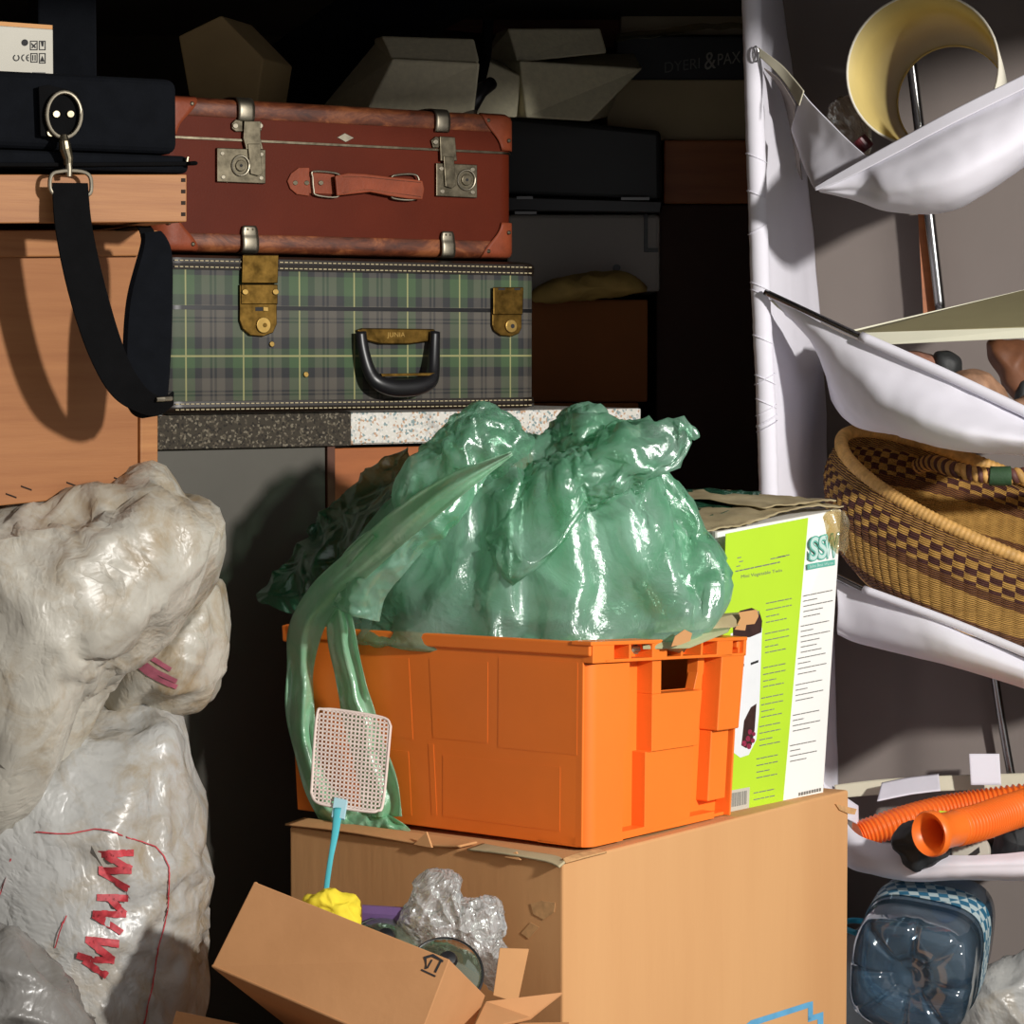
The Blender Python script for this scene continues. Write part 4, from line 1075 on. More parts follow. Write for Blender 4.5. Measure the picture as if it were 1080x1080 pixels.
hp_ = [Q(357, 855, sp_, .004), Q(354, 880, sp_, .004), P(348, 910, 4.02), P(344, 940, 3.97), P(342, 975, 3.92)]
obj('stem', MB().tube(spline(hp_, 24), [.0075-.0035*min(1, k/10) for k in range(24)], 10, flat=.5, flatdir=Vector((0, -1, 0))), m_swh, t, smooth=True)
# ------------------------------------------------------------------ green plastic bag on the crate
def green_film(name, c, c2, opac, rough=.2):
    s = NT(name)
    n1 = s.noise(9, 4, .6, dist=.6); n2 = s.noise(3.5, 3)
    col = s.mix(s.ramp(n1.outputs[0], [(.35, (0, 0, 0, 1)), (.65, (1, 1, 1, 1))]), c, c2)
    tr = s.n('ShaderNodeBsdfTransparent'); s.t.links.new(s.mix(.5, col, (1, 1, 1, 1)), tr.inputs[0])
    df = s.n('ShaderNodeBsdfDiffuse'); tl = s.n('ShaderNodeBsdfTranslucent'); gl = s.n('ShaderNodeBsdfGlossy', i_Roughness=rough)
    gl.inputs[0].default_value = (.92, 1, .96, 1)
    s.t.links.new(col, df.inputs[0]); s.t.links.new(col, tl.inputs[0])
    w_ = s.noise(14, 6, .65, dist=1.4)
    n = s.bump(w_.outputs[0], .35, .012)
    for x in (df, tl, gl): s.t.links.new(n, x.inputs['Normal'])
    m1 = s.n('ShaderNodeMixShader', i_0=.5); s.l(df, 0, m1, 1); s.l(tl, 0, m1, 2)
    fr = s.n('ShaderNodeLayerWeight', i_Blend=.3)
    op = s.math('MULTIPLY_ADD', fr.outputs['Facing'], .45, opac, clamp=True)   # more plastic is crossed at a grazing angle
    op = s.math('MULTIPLY_ADD', s.math('SUBTRACT', n2.outputs[0], .5), .7, op, clamp=True)
    m2 = s.n('ShaderNodeMixShader'); s.t.links.new(op, m2.inputs[0]); s.l(tr, 0, m2, 1); s.l(m1, 0, m2, 2)
    m3 = s.n('ShaderNodeMixShader'); s.t.links.new(s.math('MULTIPLY_ADD', fr.outputs['Facing'], .3, .09, clamp=True), m3.inputs[0]); s.l(m2, 0, m3, 1); s.l(gl, 0, m3, 2)
    s.l(m3, 0, s.out, 0); return s.m
m_green = green_film('green_bag_film', rgb(140, 216, 174), rgb(186, 230, 208), .40)
m_green2 = green_film('green_handle_film', rgb(160, 226, 182), rgb(196, 236, 208), .72, .25)
m_cont = simple('grey_green_folded_plastic', rgb(178, 204, 192), .6, .12, 10)
t = thing('plastic_bag', 'crumpled green translucent plastic bag lying full on the orange crate', 'bag', P(530, 690, 4.38))
zc_ = P(540, 684, 4.3).z
gr_ = MB().box(Matrix.Identity(4), -1, 1, 3.5, 5.2, zc_-.05, zc_-.004)
def top_pins(zmin, frac, seed=3):
    def f_(base):
        r = random.Random(seed); return [(i, 1.0) for i, v in enumerate(base) if v.z > zmin and r.random() < frac]
    return f_
inner_ = qpillow(*BAG_IN, m=22)
obj('body', settle(qpillow(*BAG_SPEC, m=34), inner_, .28, 42, .08, .12, 15, top_pins(1.22, .03), gr_, .6), m_green, t, smooth=True)
obj('contents', pillow([(360, 600), (400, 545), (480, 505), (600, 500), (670, 535), (700, 590), (660, 635), (560, 660), (440, 650), (380, 630)], (530, 585), BAG_IN[2], .105, .10, 120, 30, lambda p: .02*fold(p, 8, 3)), m_cont, t, smooth=True)
def puff(name, ol, c, Y, tf, tb, m, grow, zmin, frac, mat=m_green, seed=1, frames=30, bend=.05, grav=.3):
    Yf = (lambda x, y: Y) if not callable(Y) else Y
    return obj(name, settle(qpillow(ol, c, Yf, tf, tb, m=m), qpillow(ol, c, Yf, tf*.8, tb*.8, m=12, scale=.86), grow, frames, bend, .12, 15, top_pins(zmin, frac), None, grav, seed), mat, t, smooth=True)
puff('side_fold', [(610, 560), (640, 525), (690, 494), (722, 515), (740, 550), (764, 580), (758, 610), (735, 630), (700, 668), (655, 676), (615, 668), (600, 610)], (680, 595), 4.35, .065, .05, 22, .22, 1.17, .04, seed=4)
puff('top_horn', [(520, 560), (540, 510), (575, 485), (620, 468), (650, 448), (690, 442), (722, 448), (722, 464), (708, 485), (680, 508), (640, 530), (600, 548), (575, 585), (545, 600)], (620, 505), lambda x, y: 4.24-(x-620)*.0003+(y-505)*-.0005, .045, .05, 20, .25, 1.2, .05, seed=6)
puff('top_lobe', [(425, 505), (450, 470), (480, 440), (505, 428), (530, 434), (552, 452), (560, 470), (520, 500), (470, 530), (430, 540)], (490, 482), 4.30, .05, .05, 18, .25, 1.24, .06, seed=8)
puff('top_lobe', [(565, 480), (580, 452), (600, 433), (622, 429), (642, 438), (655, 460), (640, 485), (600, 500)], (610, 465), 4.36, .045, .05, 16, .25, 1.24, .06, seed=9)
pt2 = [P(716, 450, 4.22), P(724, 451, 4.22), P(730, 455, 4.22), P(735, 463, 4.22)]
obj('knotted_tail', MB().tube(spline(pt2, 12), [.012, .008, .005, .0045, .006, .007, .0075, .008, .008, .008, .007, .005], 10, flat=.4, flatdir=Vector((0, -1, 0))), m_green, t, smooth=True)
# film spread at the left behind the handles
def film_sheet(name, rows, k, seed, mat=m_green, nu=70, nv=50):
    return obj(name, MB().grid(loft([[P(*q) for q in r] for r in rows], nu, nv, lambda u, v, p: k*(.016*fold(p, 10, seed)+.006*fold(p, 26, seed+1)+.012*noise.noise(p*9)))), mat, t, smooth=True, solid=.0005)
m_green3 = green_film('dark_green_film_edge', rgb(50, 128, 92), rgb(70, 140, 105), .45)
film_sheet('loose_edge', [[(328, 560, 4.52), (350, 530, 4.52), (385, 500, 4.5), (430, 470, 4.48)], [(300, 596, 4.5), (335, 570, 4.5), (375, 540, 4.46), (430, 510, 4.42)], [(272, 630, 4.48), (310, 610, 4.46), (350, 590, 4.42), (400, 560, 4.38)], [(285, 640, 4.46), (310, 648, 4.44), (345, 650, 4.42), (380, 640, 4.40)]], 1.0, 5, m_green3)
film_sheet('front_fold', [[(350, 640, 4.26), (370, 600, 4.24), (410, 555, 4.22), (465, 512, 4.20), (508, 486, 4.22)], [(375, 650, 4.22), (390, 610, 4.20), (430, 570, 4.18), (475, 532, 4.18), (511, 492, 4.22)], [(400, 655, 4.23), (410, 625, 4.21), (440, 590, 4.19), (484, 548, 4.19), (514, 500, 4.22)]], .7, 12)
# hanging handles
FP = (OC.copy(), -cl_.cross(Vector((0, 0, 1))).normalized())
if FP[1].dot(CAM-OC) < 0: FP = (OC.copy(), -FP[1])
def hb(x, y, off): return Q(x, y, (FP[0]+FP[1]*off, FP[1]))
def band(name, path, widths, off, amp=.006, waves=3.0, seed=0, n=90, k=15):
    c = spline([Vector((x, y, o)) for (x, y), o in zip(path, off)], n); ws = spline([Vector((w_, 0, 0)) for w_ in widths], n)
    rows = []
    for i, q in enumerate(c):
        tx, ty = c[min(i+1, n-1)].x-c[max(i-1, 0)].x, c[min(i+1, n-1)].y-c[max(i-1, 0)].y; L = math.hypot(tx, ty) or 1
        nx, ny = -ty/L, tx/L; row = []
        for j in range(k):
            u = 2*j/(k-1)-1; w_ = ws[i].x/2*(1+.10*noise.noise(Vector((i*.09, seed, 3))))
            a = u*math.pi*waves/2+noise.noise(Vector((i*.06, seed, 1)))*2.2
            o = q.z + amp*math.cos(a) + amp*.8*noise.noise(Vector((i*.14, u*2.5, seed+7.0))) - abs(u)**3*amp
            row.append(hb(q.x+nx*w_*u, q.y+ny*w_*u, max(o, .012)))
        rows.append(row)
    return obj(name, MB().grid(rows), m_green2, t, smooth=True, solid=.0007)
band('handle', [(540, 478), (480, 512), (425, 552), (378, 594), (342, 630), (323, 662), (317, 700), (316, 745), (322, 790), (334, 830), (352, 858)], [4, 26, 34, 34, 38, 36, 28, 30, 26, 26, 34], [.11, .15, .15, .11, .07, .045, .03, .028, .026, .026, .028], .007, 3, 1)
band('handle', [(395, 565), (370, 592), (358, 630), (360, 670), (368, 710), (376, 745), (388, 790), (400, 830), (402, 862)], [16, 22, 22, 30, 30, 34, 36, 40, 44], [.13, .10, .06, .045, .03, .026, .022, .022, .022], .007, 3.4, 2)
band('handle', [(340, 850), (362, 868), (385, 874), (408, 872), (432, 878)], [20, 30, 34, 26, 6], [.034, .034, .030, .026, .020], .006, 2.4, 3)
band('handle', [(352, 862), (372, 878), (400, 884), (430, 884)], [16, 18, 14, 4], [.042, .04, .03, .026], .004, 2, 4)
# ------------------------------------------------------------------ white plastic sacks at the left
m_sack = wrinkle_plastic('white_sack_plastic', rgb(172, 172, 168), rgb(140, 120, 84), .34, .75)
m_sack2 = wrinkle_plastic('cream_sack_plastic', rgb(180, 176, 164), rgb(142, 118, 78), .38, .8)
m_dsack = wrinkle_plastic('grey_sack_plastic', rgb(120, 118, 114), rgb(90, 82, 70), .3, .5)
m_redink = simple('faded_red_ink', rgb(186, 58, 66), .6, .2, 120)
def draped(p, dirv, f1):
    """long soft pleats running along dirv"""
    q = Vector((p.x, p.y, p.z)); s = q.cross(dirv)
    return noise.noise(Vector((s.x*f1, s.y*f1, s.z*f1)) + dirv*q.dot(dirv)*f1*.15)
dd = Vector((.55, 0, .83)).normalized()
DR = lambda v: noise.noise_vector(v*3)*.0
def pleated(mb, amp, dirv, f1, fold_amp=0, seed=4):
    me = bpy.data.meshes.new('tmp'); me.from_pydata(mb.v, [], mb.f); bm = bmesh.new(); bm.from_mesh(me)
    bmesh.ops.recalc_face_normals(bm, faces=bm.faces); bm.normal_update()
    r = MB(); r.f = mb.f; r.v = [v.co+v.normal*(amp*draped(v.co, dirv, f1)+fold_amp*fold(v.co, 11, seed)) for v in bm.verts]
    bm.free(); bpy.data.meshes.remove(me); return r
up_ = settle(pleated(qpillow(*UP_SPEC, m=30, pw=.8), .026, dd, 15, .003), pleated(qpillow(*UP_SPEC, m=24, pw=.8, scale=.96), .026, dd, 15, .003), .07, 26, .4, .3, 30, top_pins(.9, .02), None, .35, 2)
s_up = top('plastic_sack', up_, m_sack2, 'upper white plastic sack sagging under the wooden crate', 'sack', smooth=True)
dl2 = Vector((.15, 0, 1)).normalized()
lo_ = settle(pleated(qpillow(*LO_SPEC, m=34, pw=.7), .012, dl2, 13, .003, 7), pleated(qpillow(*LO_SPEC, m=24, pw=.7, scale=.97), .012, dl2, 13, .003, 7), .06, 24, .4, .3, 30, top_pins(.4, .02), None, .35, 5)
s_lo = top('plastic_sack', lo_, m_sack, 'lower white plastic sack with red MMM lettering', 'sack', smooth=True)
def on_mesh(mbm):
    bv = BVHTree.FromPolygons([tuple(v) for v in mbm.v], mbm.f)
    def f_(x, y, off=.0022):
        h = bv.ray_cast(CAM, ray(x, y).normalized())
        if h[0] is None: return None
        n = h[1] if h[1].dot(CAM-h[0]) > 0 else -h[1]
        return h[0] + n*off
    return f_
def brush(fm, strokes, w, name, mat, par, step=2.0):
    mb = MB()
    for s in strokes:
        pts = []
        for (x0, y0), (x1, y1) in zip(s, s[1:]):
            L = math.hypot(x1-x0, y1-y0); n_ = max(1, int(L/step))
            nx, ny = -(y1-y0)/L*w/2, (x1-x0)/L*w/2
            rows = []
            for k in range(n_+1):
                x, y = x0+(x1-x0)*k/n_, y0+(y1-y0)*k/n_
                a = [fm(x+nx*q, y+ny*q) for q in (-1, -.33, .33, 1)]
                if None in a: rows = []; break
                rows.append(a)
            if len(rows) > 1: mb.grid(rows)
    return obj(name, mb, mat, par, smooth=True)
S = lambda x, y: (60+x/5.686, 860+y/5.686)
fm = on_mesh(lo_)
brush(fm, [[S(250, 228), S(455, 228)], [S(300, 240), S(440, 325)], [S(445, 330), S(245, 325)], [S(255, 335), S(432, 438)],
           [S(235, 492), S(430, 494)], [S(300, 485), S(408, 588)], [S(412, 595), S(215, 585)], [S(220, 592), S(388, 705)],
           [S(170, 745), S(370, 770)], [S(185, 750), S(338, 862)], [S(342, 868), S(205, 858), S(120, 832)], [S(160, 868), S(300, 960)]], 7.2, 'red_lettering', m_redink, s_lo)
for st_ in ([(38, 878), (60, 880), (75, 880), (100, 875), (115, 876), (130, 882), (150, 888), (163, 893), (172, 903), (178, 915), (177, 940), (176, 960), (172, 980), (166, 1000), (163, 1020), (160, 1040), (155, 1060), (150, 1085)], [(12, 905), (6, 925), (0, 945)], [(70, 965), (63, 982), (58, 1000)]): brush(fm, [st_], 1.3, 'red_seam_line', m_redink, s_lo)
ol = [(108, 700), (150, 650), (190, 628), (230, 612), (240, 640), (236, 700), (222, 738), (190, 755), (150, 756), (105, 766)]
bk_ = pillow(ol, (170, 700), lambda x, y: 4.16, .14, .10, 140, 44, lambda p: .012*draped(p, dd, 20)+.006*fold(p, 14, 9), .8)
s_bk = top('plastic_sack', bk_, m_sack2, 'small white sack end with a pink printed patch, between the two large sacks', 'sack', smooth=True)
m_pink = simple('faded_pink_ink', rgb(160, 84, 100), .6, .15, 60)
fb = on_mesh(bk_)
brush(fb, [[(138, 688), (150, 698), (165, 708), (186, 718)], [(142, 698), (156, 710), (180, 722)], [(150, 688), (170, 700), (180, 706)], [(150, 702), (168, 716), (186, 724)]], 5, 'pink_print', m_pink, s_bk)
ol = [(-80, 975), (0, 978), (25, 988), (55, 1018), (80, 1050), (100, 1090), (110, 1200), (-80, 1200)]
top('plastic_sack', pillow(ol, (0, 1080), lambda x, y: 3.78, .12, .1, 130, 40, lambda p: .02*fold(p, 12, 11)+.008*noise.noise(p*20)), m_dsack, 'dark grey plastic sack in the bottom left corner', 'sack', smooth=True)
# ------------------------------------------------------------------ hanging white fabric shelves at the right
m_fab = simple('white_shelf_fabric', rgb(236, 234, 243), .75, .02, 5, bump=.15, bscale=30, spec=.2)
m_fabin = simple('shaded_back_fabric', rgb(128, 119, 114), .85, .03, 4, bump=.1, bscale=20, spec=.1)  # shelf fabric darkened, interior shade put into its base colour
m_cream = simple('cream_webbing', rgb(214, 208, 184), .8, .04, 10)
m_steel = simple('steel_tube', rgb(160, 160, 160), .25, .05, 10, metal=1)
sh = thing('fabric_shelf', 'white fabric shelf unit with sagging compartments on a metal frame', 'shelf', P(900, 1150, 4.95))
def SG(name, rows, nu=60, nv=30, k=.0, seed=0, mat=None, par=sh, th=.0016, fs=12, extra=None):
    k *= .5
    f_ = lambda u, v, p: k*(noise.noise(p*fs+Vector((seed, 0, 0)))) + k*.35*noise.noise(p*fs*3.2) + (extra(u, v) if extra else 0)
    return obj(name, MB().grid(loft([[P(*q) for q in r] for r in rows], nu, nv, f_)), mat or m_fab, par, smooth=True, solid=th)
# wrapped front post
post = [(791, -60, 4.86), (796, 120, 4.86), (802, 300, 4.86), (808, 430, 4.86), (812, 560, 4.86), (822, 900, 4.86), (828, 1300, 4.86)]
cp = spline([P(*q) for q in post], 120)
obj('post_sleeve', MB().tube(cp, [.0165+.0012*noise.noise(p*60) for p in cp], 16), m_fab, sh, smooth=True)
rnd = random.Random(3)
for k in range(14):
    i = rnd.randrange(25, 64); p = cp[i]; r_ = .0178
    pts = [p+Vector((r_*math.cos(a), r_*math.sin(a), (.010 if k % 2 else -.008)*math.cos(a)+.001*k % .004)) for a in [2*math.pi*q/20 for q in range(20)]]
    obj('binding_thread', MB().tube(pts, .0009, 6, closed=True), m_fab, sh)
# side panel
SG('side_panel', [[(798, -60, 4.87), (806, -60, 5.0), (815, -60, 5.25)], [(806, 240, 4.87), (830, 240, 5.0), (857, 240, 5.25)], [(818, 560, 4.87), (845, 560, 5.0), (876, 560, 5.25)], [(830, 900, 4.87), (850, 900, 5.0), (885, 900, 5.25)], [(832, 1250, 4.87), (860, 1250, 5.0), (890, 1250, 5.25)]], 30, 60, .006, 1)
# back panel
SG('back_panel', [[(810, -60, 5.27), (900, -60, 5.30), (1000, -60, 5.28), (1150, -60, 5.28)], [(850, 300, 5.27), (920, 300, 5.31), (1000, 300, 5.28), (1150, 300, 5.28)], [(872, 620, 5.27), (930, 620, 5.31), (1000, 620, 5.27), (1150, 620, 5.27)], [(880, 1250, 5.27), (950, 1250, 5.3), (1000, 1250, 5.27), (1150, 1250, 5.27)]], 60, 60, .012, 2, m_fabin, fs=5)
def rod(name, pts, r_=.006, mat=m_steel, par=sh): return obj(name, MB().tube(spline([P(*q) for q in pts], 16), r_, 12), mat, par, smooth=True)
rod('frame_rod', [(958, 40, 5.22), (975, 180, 5.22), (992, 330, 5.22)], .010)
rod('frame_rod', [(1018, 480, 5.22), (1050, 720, 5.22), (1078, 880, 5.22)], .008)
obj('frame_slat', MB().hexa([P(974, 335, 5.24), P(989, 335, 5.24), P(982, 222, 5.24), P(968, 222, 5.24), P(974, 335, 5.255), P(989, 335, 5.255), P(982, 222, 5.255), P(968, 222, 5.255)]), m_oak, sh)
# compartment 1 (top)
SG('compartment', [[(860, 199, 4.66), (905, 174, 4.64), (930, 160, 4.62), (1000, 122, 4.58), (1090, 77, 4.54)],
                 [(861, 200, 4.65), (908, 182, 4.62), (935, 180, 4.58), (1005, 150, 4.53), (1095, 108, 4.50)],
                 [(863, 201, 4.66), (912, 200, 4.62), (940, 205, 4.57), (1010, 190, 4.51), (1095, 145, 4.50)],
                 [(866, 202, 4.70), (905, 212, 4.68), (940, 223, 4.66), (1010, 219, 4.63), (1095, 163, 4.60)],
                 [(870, 195, 4.95), (910, 200, 5.0), (945, 208, 5.0), (1010, 205, 5.0), (1095, 165, 5.0)],
                 [(870, 170, 5.25), (910, 180, 5.25), (945, 190, 5.25), (1010, 190, 5.25), (1095, 150, 5.25)]], 80, 60, .006, 3)
SG('hem', [[(859, 198, 4.645), (905, 171, 4.62), (1000, 119, 4.56), (1090, 74, 4.52)], [(860, 201, 4.64), (906, 182, 4.61), (1002, 132, 4.55), (1092, 88, 4.51)]], 60, 8, .001, 3)
SG('compartment_side', [[(846, 97, 4.76), (870, 124, 4.72), (895, 148, 4.68), (914, 165, 4.64)], [(842, 112, 4.79), (862, 140, 4.74), (885, 168, 4.69), (905, 178, 4.645)], [(836, 135, 4.82), (848, 160, 4.77), (862, 188, 4.70), (880, 188, 4.655)], [(838, 145, 4.84), (846, 170, 4.80), (858, 197, 4.70), (862, 199, 4.65)]], 50, 40, .006, 5)
SG('compartment_hem', [[(800, 50, 4.84), (822, 66, 4.81), (835, 80, 4.78), (848, 96, 4.74)], [(799, 58, 4.84), (818, 76, 4.81), (832, 94, 4.78), (843, 112, 4.75)]], 30, 8, .001, 5, m_cream)
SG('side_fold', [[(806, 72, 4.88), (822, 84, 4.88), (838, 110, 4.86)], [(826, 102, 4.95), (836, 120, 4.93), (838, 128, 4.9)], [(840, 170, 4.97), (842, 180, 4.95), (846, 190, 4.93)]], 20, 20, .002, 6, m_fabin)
rg_ = [P(797+3*math.cos(a), 57+8*math.sin(a), 4.835) for a in [2*math.pi*k/20 for k in range(20)]]
obj('eyelet', MB().tube(rg_, .0016, 8, closed=True), m_steel, sh)
# compartment 2
SG('compartment', [[(810, 312, 4.84), (850, 332, 4.80), (880, 348, 4.77), (912, 362, 4.74), (1000, 400, 4.66), (1090, 443, 4.59)],
                 [(822, 326, 4.86), (856, 350, 4.80), (890, 374, 4.76), (925, 388, 4.72), (1005, 420, 4.64), (1092, 455, 4.56)],
                 [(850, 350, 4.90), (868, 378, 4.83), (900, 410, 4.76), (935, 430, 4.68), (1008, 455, 4.58), (1092, 468, 4.54)],
                 [(868, 372, 4.96), (875, 403, 4.88), (900, 434, 4.81), (940, 455, 4.74), (1008, 474, 4.66), (1092, 480, 4.62)],
                 [(875, 400, 5.05), (880, 425, 4.98), (905, 450, 4.92), (945, 456, 4.90), (1008, 466, 4.86), (1092, 470, 4.84)],
                 [(875, 370, 5.25), (890, 400, 5.25), (915, 420, 5.25), (950, 440, 5.25), (1010, 450, 5.25), (1095, 450, 5.25)]], 90, 60, .006, 8)
rod('rail', [(807, 308, 4.83), (912, 357, 4.73)], .0055)
rod('rail_sleeve', [(908, 355, 4.733), (1000, 396, 4.655), (1095, 441, 4.575)], .009, m_fab)
SG('side_fold', [[(812, 316, 4.85), (840, 330, 4.83), (868, 345, 4.8)], [(820, 324, 4.86), (846, 342, 4.84), (868, 352, 4.81)]], 20, 8, .001, 9, m_cream)
# compartment 3
SG('compartment', [[(882, 612, 4.83), (900, 620, 4.81), (960, 640, 4.74), (1010, 665, 4.68), (1095, 700, 4.60)],
                 [(884, 640, 4.82), (905, 650, 4.80), (962, 668, 4.72), (1015, 685, 4.65), (1095, 714, 4.58)],
                 [(883, 662, 4.83), (905, 672, 4.81), (962, 688, 4.74), (1015, 702, 4.68), (1095, 727, 4.61)],
                 [(884, 668, 4.87), (906, 677, 4.86), (962, 690, 4.83), (1015, 703, 4.80), (1095, 728, 4.76)],
                 [(884, 650, 5.1), (906, 655, 5.1), (962, 668, 5.1), (1015, 680, 5.1), (1095, 700, 5.1)],
                 [(882, 630, 5.25), (906, 640, 5.25), (962, 650, 5.25), (1015, 660, 5.25), (1095, 675, 5.25)]], 80, 50, .003, 12)
rod('rail', [(878, 606, 4.82), (915, 624, 4.78)], .0055)
rod('rail_sleeve', [(911, 622, 4.782), (1000, 655, 4.69), (1095, 694, 4.59)], .0075, m_fab)
# compartment 4 (bottom)
SG('compartment', [[(868, 822, 4.90), (880, 845, 4.87), (905, 880, 4.80), (960, 896, 4.74), (1010, 902, 4.70), (1095, 898, 4.66)],
                 [(872, 850, 4.87), (885, 885, 4.82), (912, 905, 4.76), (960, 915, 4.72), (1010, 914, 4.68), (1095, 912, 4.64)],
                 [(880, 890, 4.88), (893, 912, 4.84), (915, 920, 4.79), (960, 929, 4.75), (1010, 927, 4.72), (1095, 928, 4.68)],
                 [(890, 905, 4.95), (905, 912, 4.95), (930, 918, 4.95), (960, 920, 4.95), (1010, 920, 4.95), (1095, 920, 4.95)],
                 [(888, 880, 5.25), (905, 885, 5.25), (930, 888, 5.25), (960, 890, 5.25), (1010, 890, 5.25), (1095, 890, 5.25)]], 80, 50, .005, 14)
SG('back_hem', [[(880, 828, 5.2), (930, 822, 5.2), (1000, 818, 5.2), (1095, 815, 5.2)], [(882, 842, 5.19), (930, 838, 5.19), (1000, 834, 5.19), (1095, 832, 5.19)]], 40, 6, .002, 15, m_cream)
SG('hem_tab', [[(930, 826, 5.15), (960, 820, 5.15), (990, 816, 5.15)], [(925, 845, 5.1), (960, 838, 5.1), (992, 834, 5.1)]], 20, 8, .003, 16, m_fab)
SG('hem_tab', [[(1022, 795, 5.15), (1038, 795, 5.15), (1054, 795, 5.15)], [(1024, 828, 5.14), (1040, 828, 5.14), (1056, 828, 5.14)]], 12, 8, .001, 17, m_fab)
SG('side_fold', [[(866, 824, 4.92), (890, 840, 4.96), (905, 850, 5.0)], [(870, 850, 4.9), (890, 862, 4.93), (905, 870, 4.98)]], 20, 10, .003, 18)

# items on the shelf ------------------------------------------------------
m_tin = simple('cream_enamel', rgb(214, 192, 122), .4, .05, 6)
m_tout = simple('pale_outer_card', rgb(232, 226, 208), .7, .03, 10)
c0 = P(973, 73, 4.72); c1 = P(1004, 106, 5.0)
ax = (c1-c0); Lc = ax.length
Mc = Matrix.Translation(c0) @ ax.to_track_quat('Z', 'Y').to_matrix().to_4x4()
rf, rb = 80/3000*4.72, 58/3000*5.0
t = thing('lampshade', 'round tapered cream tube with open ends, lying in the top shelf compartment', 'lampshade', base_of([c0-Vector((0, 0, rf)), c1-Vector((0, 0, rf))]))
obj('inner_wall', MB().lathe(Mc, [(rf-.002, 0), ((rf+rb)/2, Lc*.5), (rb, Lc)], 64), m_tin, t, smooth=True, solid=.001)
obj('outer_wall', MB().lathe(Mc, [(rf+.001, 0), ((rf+rb)/2+.003, Lc*.5), (rb+.003, Lc)], 64), m_tout, t, smooth=True, solid=.001)
def ringc(z, r_, rr_, mat, nm):
    obj(nm, MB().tube([Mc @ Vector((r_*math.cos(a), r_*math.sin(a), z)) for a in [2*math.pi*k/64 for k in range(64)]], rr_, 8, closed=True), mat, t, smooth=True)
ringc(0, rf, .0022, m_tout, 'rim'); ringc(Lc, rb, .0025, m_tin, 'rim')
top('wrapped_bottle', pillow([(872, 120), (882, 104), (900, 100), (913, 112), (918, 140), (915, 165), (895, 160), (878, 145)], (896, 134), lambda x, y: 4.86, .05, .05, 60, 24, lambda p: .006*fold(p, 30, 4)), film('cling_film', rgb(190, 170, 150), .6, .2, .9, rgb(230, 215, 200), .6, 40), 'small item wrapped in clear film behind the folded shelf corner', 'parcel', smooth=True)
m_maroon = simple('maroon_plastic', rgb(96, 34, 40), .4, .1, 10)
top('jar_lid', MB().tube([P(905, 146, 4.78), P(915, 158, 4.78)], .014, 20), m_maroon, 'small maroon lid beside the film wrapped item on the top shelf', 'lid', bevel=.002)
# cream lid
m_lid = simple('cream_painted_board', rgb(222, 220, 196), .5, .03, 8); m_lidin = simple('olive_board', rgb(150, 142, 104), .7, .05, 8)
t = thing('shallow_box', 'cream edged shallow tray tilted across the second shelf compartment', 'tray', P(990, 372, 4.9))
obj('front_lip', MB().hexa([P(925, 364, 4.80), P(1095, 356, 4.74), P(1095, 345, 4.74), P(905, 351, 4.80), P(925, 364, 4.81), P(1095, 356, 4.75), P(1095, 345, 4.75), P(905, 351, 4.81)]), m_lid, t, bevel=.001)
obj('base_board', MB().hexa([P(905, 351, 4.81), P(1095, 344, 4.75), P(1095, 302, 5.05), P(898, 350, 4.95), P(905, 353, 4.81), P(1095, 348, 4.75), P(1095, 306, 5.06), P(898, 352, 4.96)]), m_lidin, t)
obj('back_lip', MB().hexa([P(897, 351, 4.94), P(1095, 305, 5.04), P(1095, 302, 5.04), P(897, 348.5, 4.94), P(897, 351, 4.95), P(1095, 305, 5.05), P(1095, 302, 5.05), P(897, 348.5, 4.95)]), m_lid, t)
# worn shoes
m_suede = simple('worn_brown_leather', rgb(168, 128, 100), .7, .2, 40, bump=.4, bscale=120); m_suede2 = simple('pink_brown_leather', rgb(164, 116, 96), .7, .2, 40, bump=.4, bscale=120)
m_rub = simple('dark_rubber', rgb(44, 46, 46), .6, .1, 30, bump=.3, bscale=200)
def shoe(ol, c, Y, soleol, soleY, mat, label, tf=.05):
    t = thing('shoe', label, 'shoe', P(c[0], soleol[-1][1], Y), None)
    obj('upper', pillow(ol, c, lambda x, y: Y, tf, .05, 80, 30, lambda p: .004*noise.noise(p*40)), mat, t, smooth=True)
    cx = sum(p[0] for p in soleol)/len(soleol); cy = sum(p[1] for p in soleol)/len(soleol)
    obj('sole', pillow(soleol, (cx, cy), lambda x, y: soleY, .035, .05, 80, 24, lambda p: .001*noise.noise(p*80), .6), m_rub, t, smooth=True)
    return t
shoe([(925, 372), (945, 369), (975, 372), (990, 378), (998, 395), (994, 408), (975, 405), (950, 392)], (968, 386), 4.86, [(986, 372), (1000, 370), (1013, 378), (1014, 394), (1004, 404), (990, 400), (984, 386)], 4.85, m_suede2, 'pinkish brown worn shoe toe with dark sole, behind the fabric edge')
shoe([(1004, 398), (1012, 391), (1030, 390), (1048, 398), (1060, 412), (1063, 424), (1050, 428), (1025, 412)], (1032, 406), 4.80, [(1002, 402), (1015, 402), (1035, 406), (1050, 414), (1058, 426), (1056, 433), (1030, 422), (1008, 410)], 4.78, m_suede, 'tan worn leather shoe with dark rubber sole, under the cream tray')
shoe([(1040, 362), (1060, 358), (1085, 362), (1095, 400), (1085, 425), (1068, 420), (1052, 396)], (1068, 390), 4.92, [(1075, 400), (1095, 400), (1095, 430), (1080, 432), (1070, 425)], 4.9, simple('dark_brown_leather', rgb(120, 76, 50), .6, .15, 30), 'dark brown shoe standing at the right edge of the second compartment')
shoe([(1066, 428), (1074, 420), (1095, 414), (1095, 440), (1080, 436)], (1082, 428), 4.74, [(1070, 434), (1080, 434), (1095, 438), (1095, 446), (1080, 440)], 4.72, m_suede, 'greyish tan shoe tip poking over the fabric at the right edge', .03)

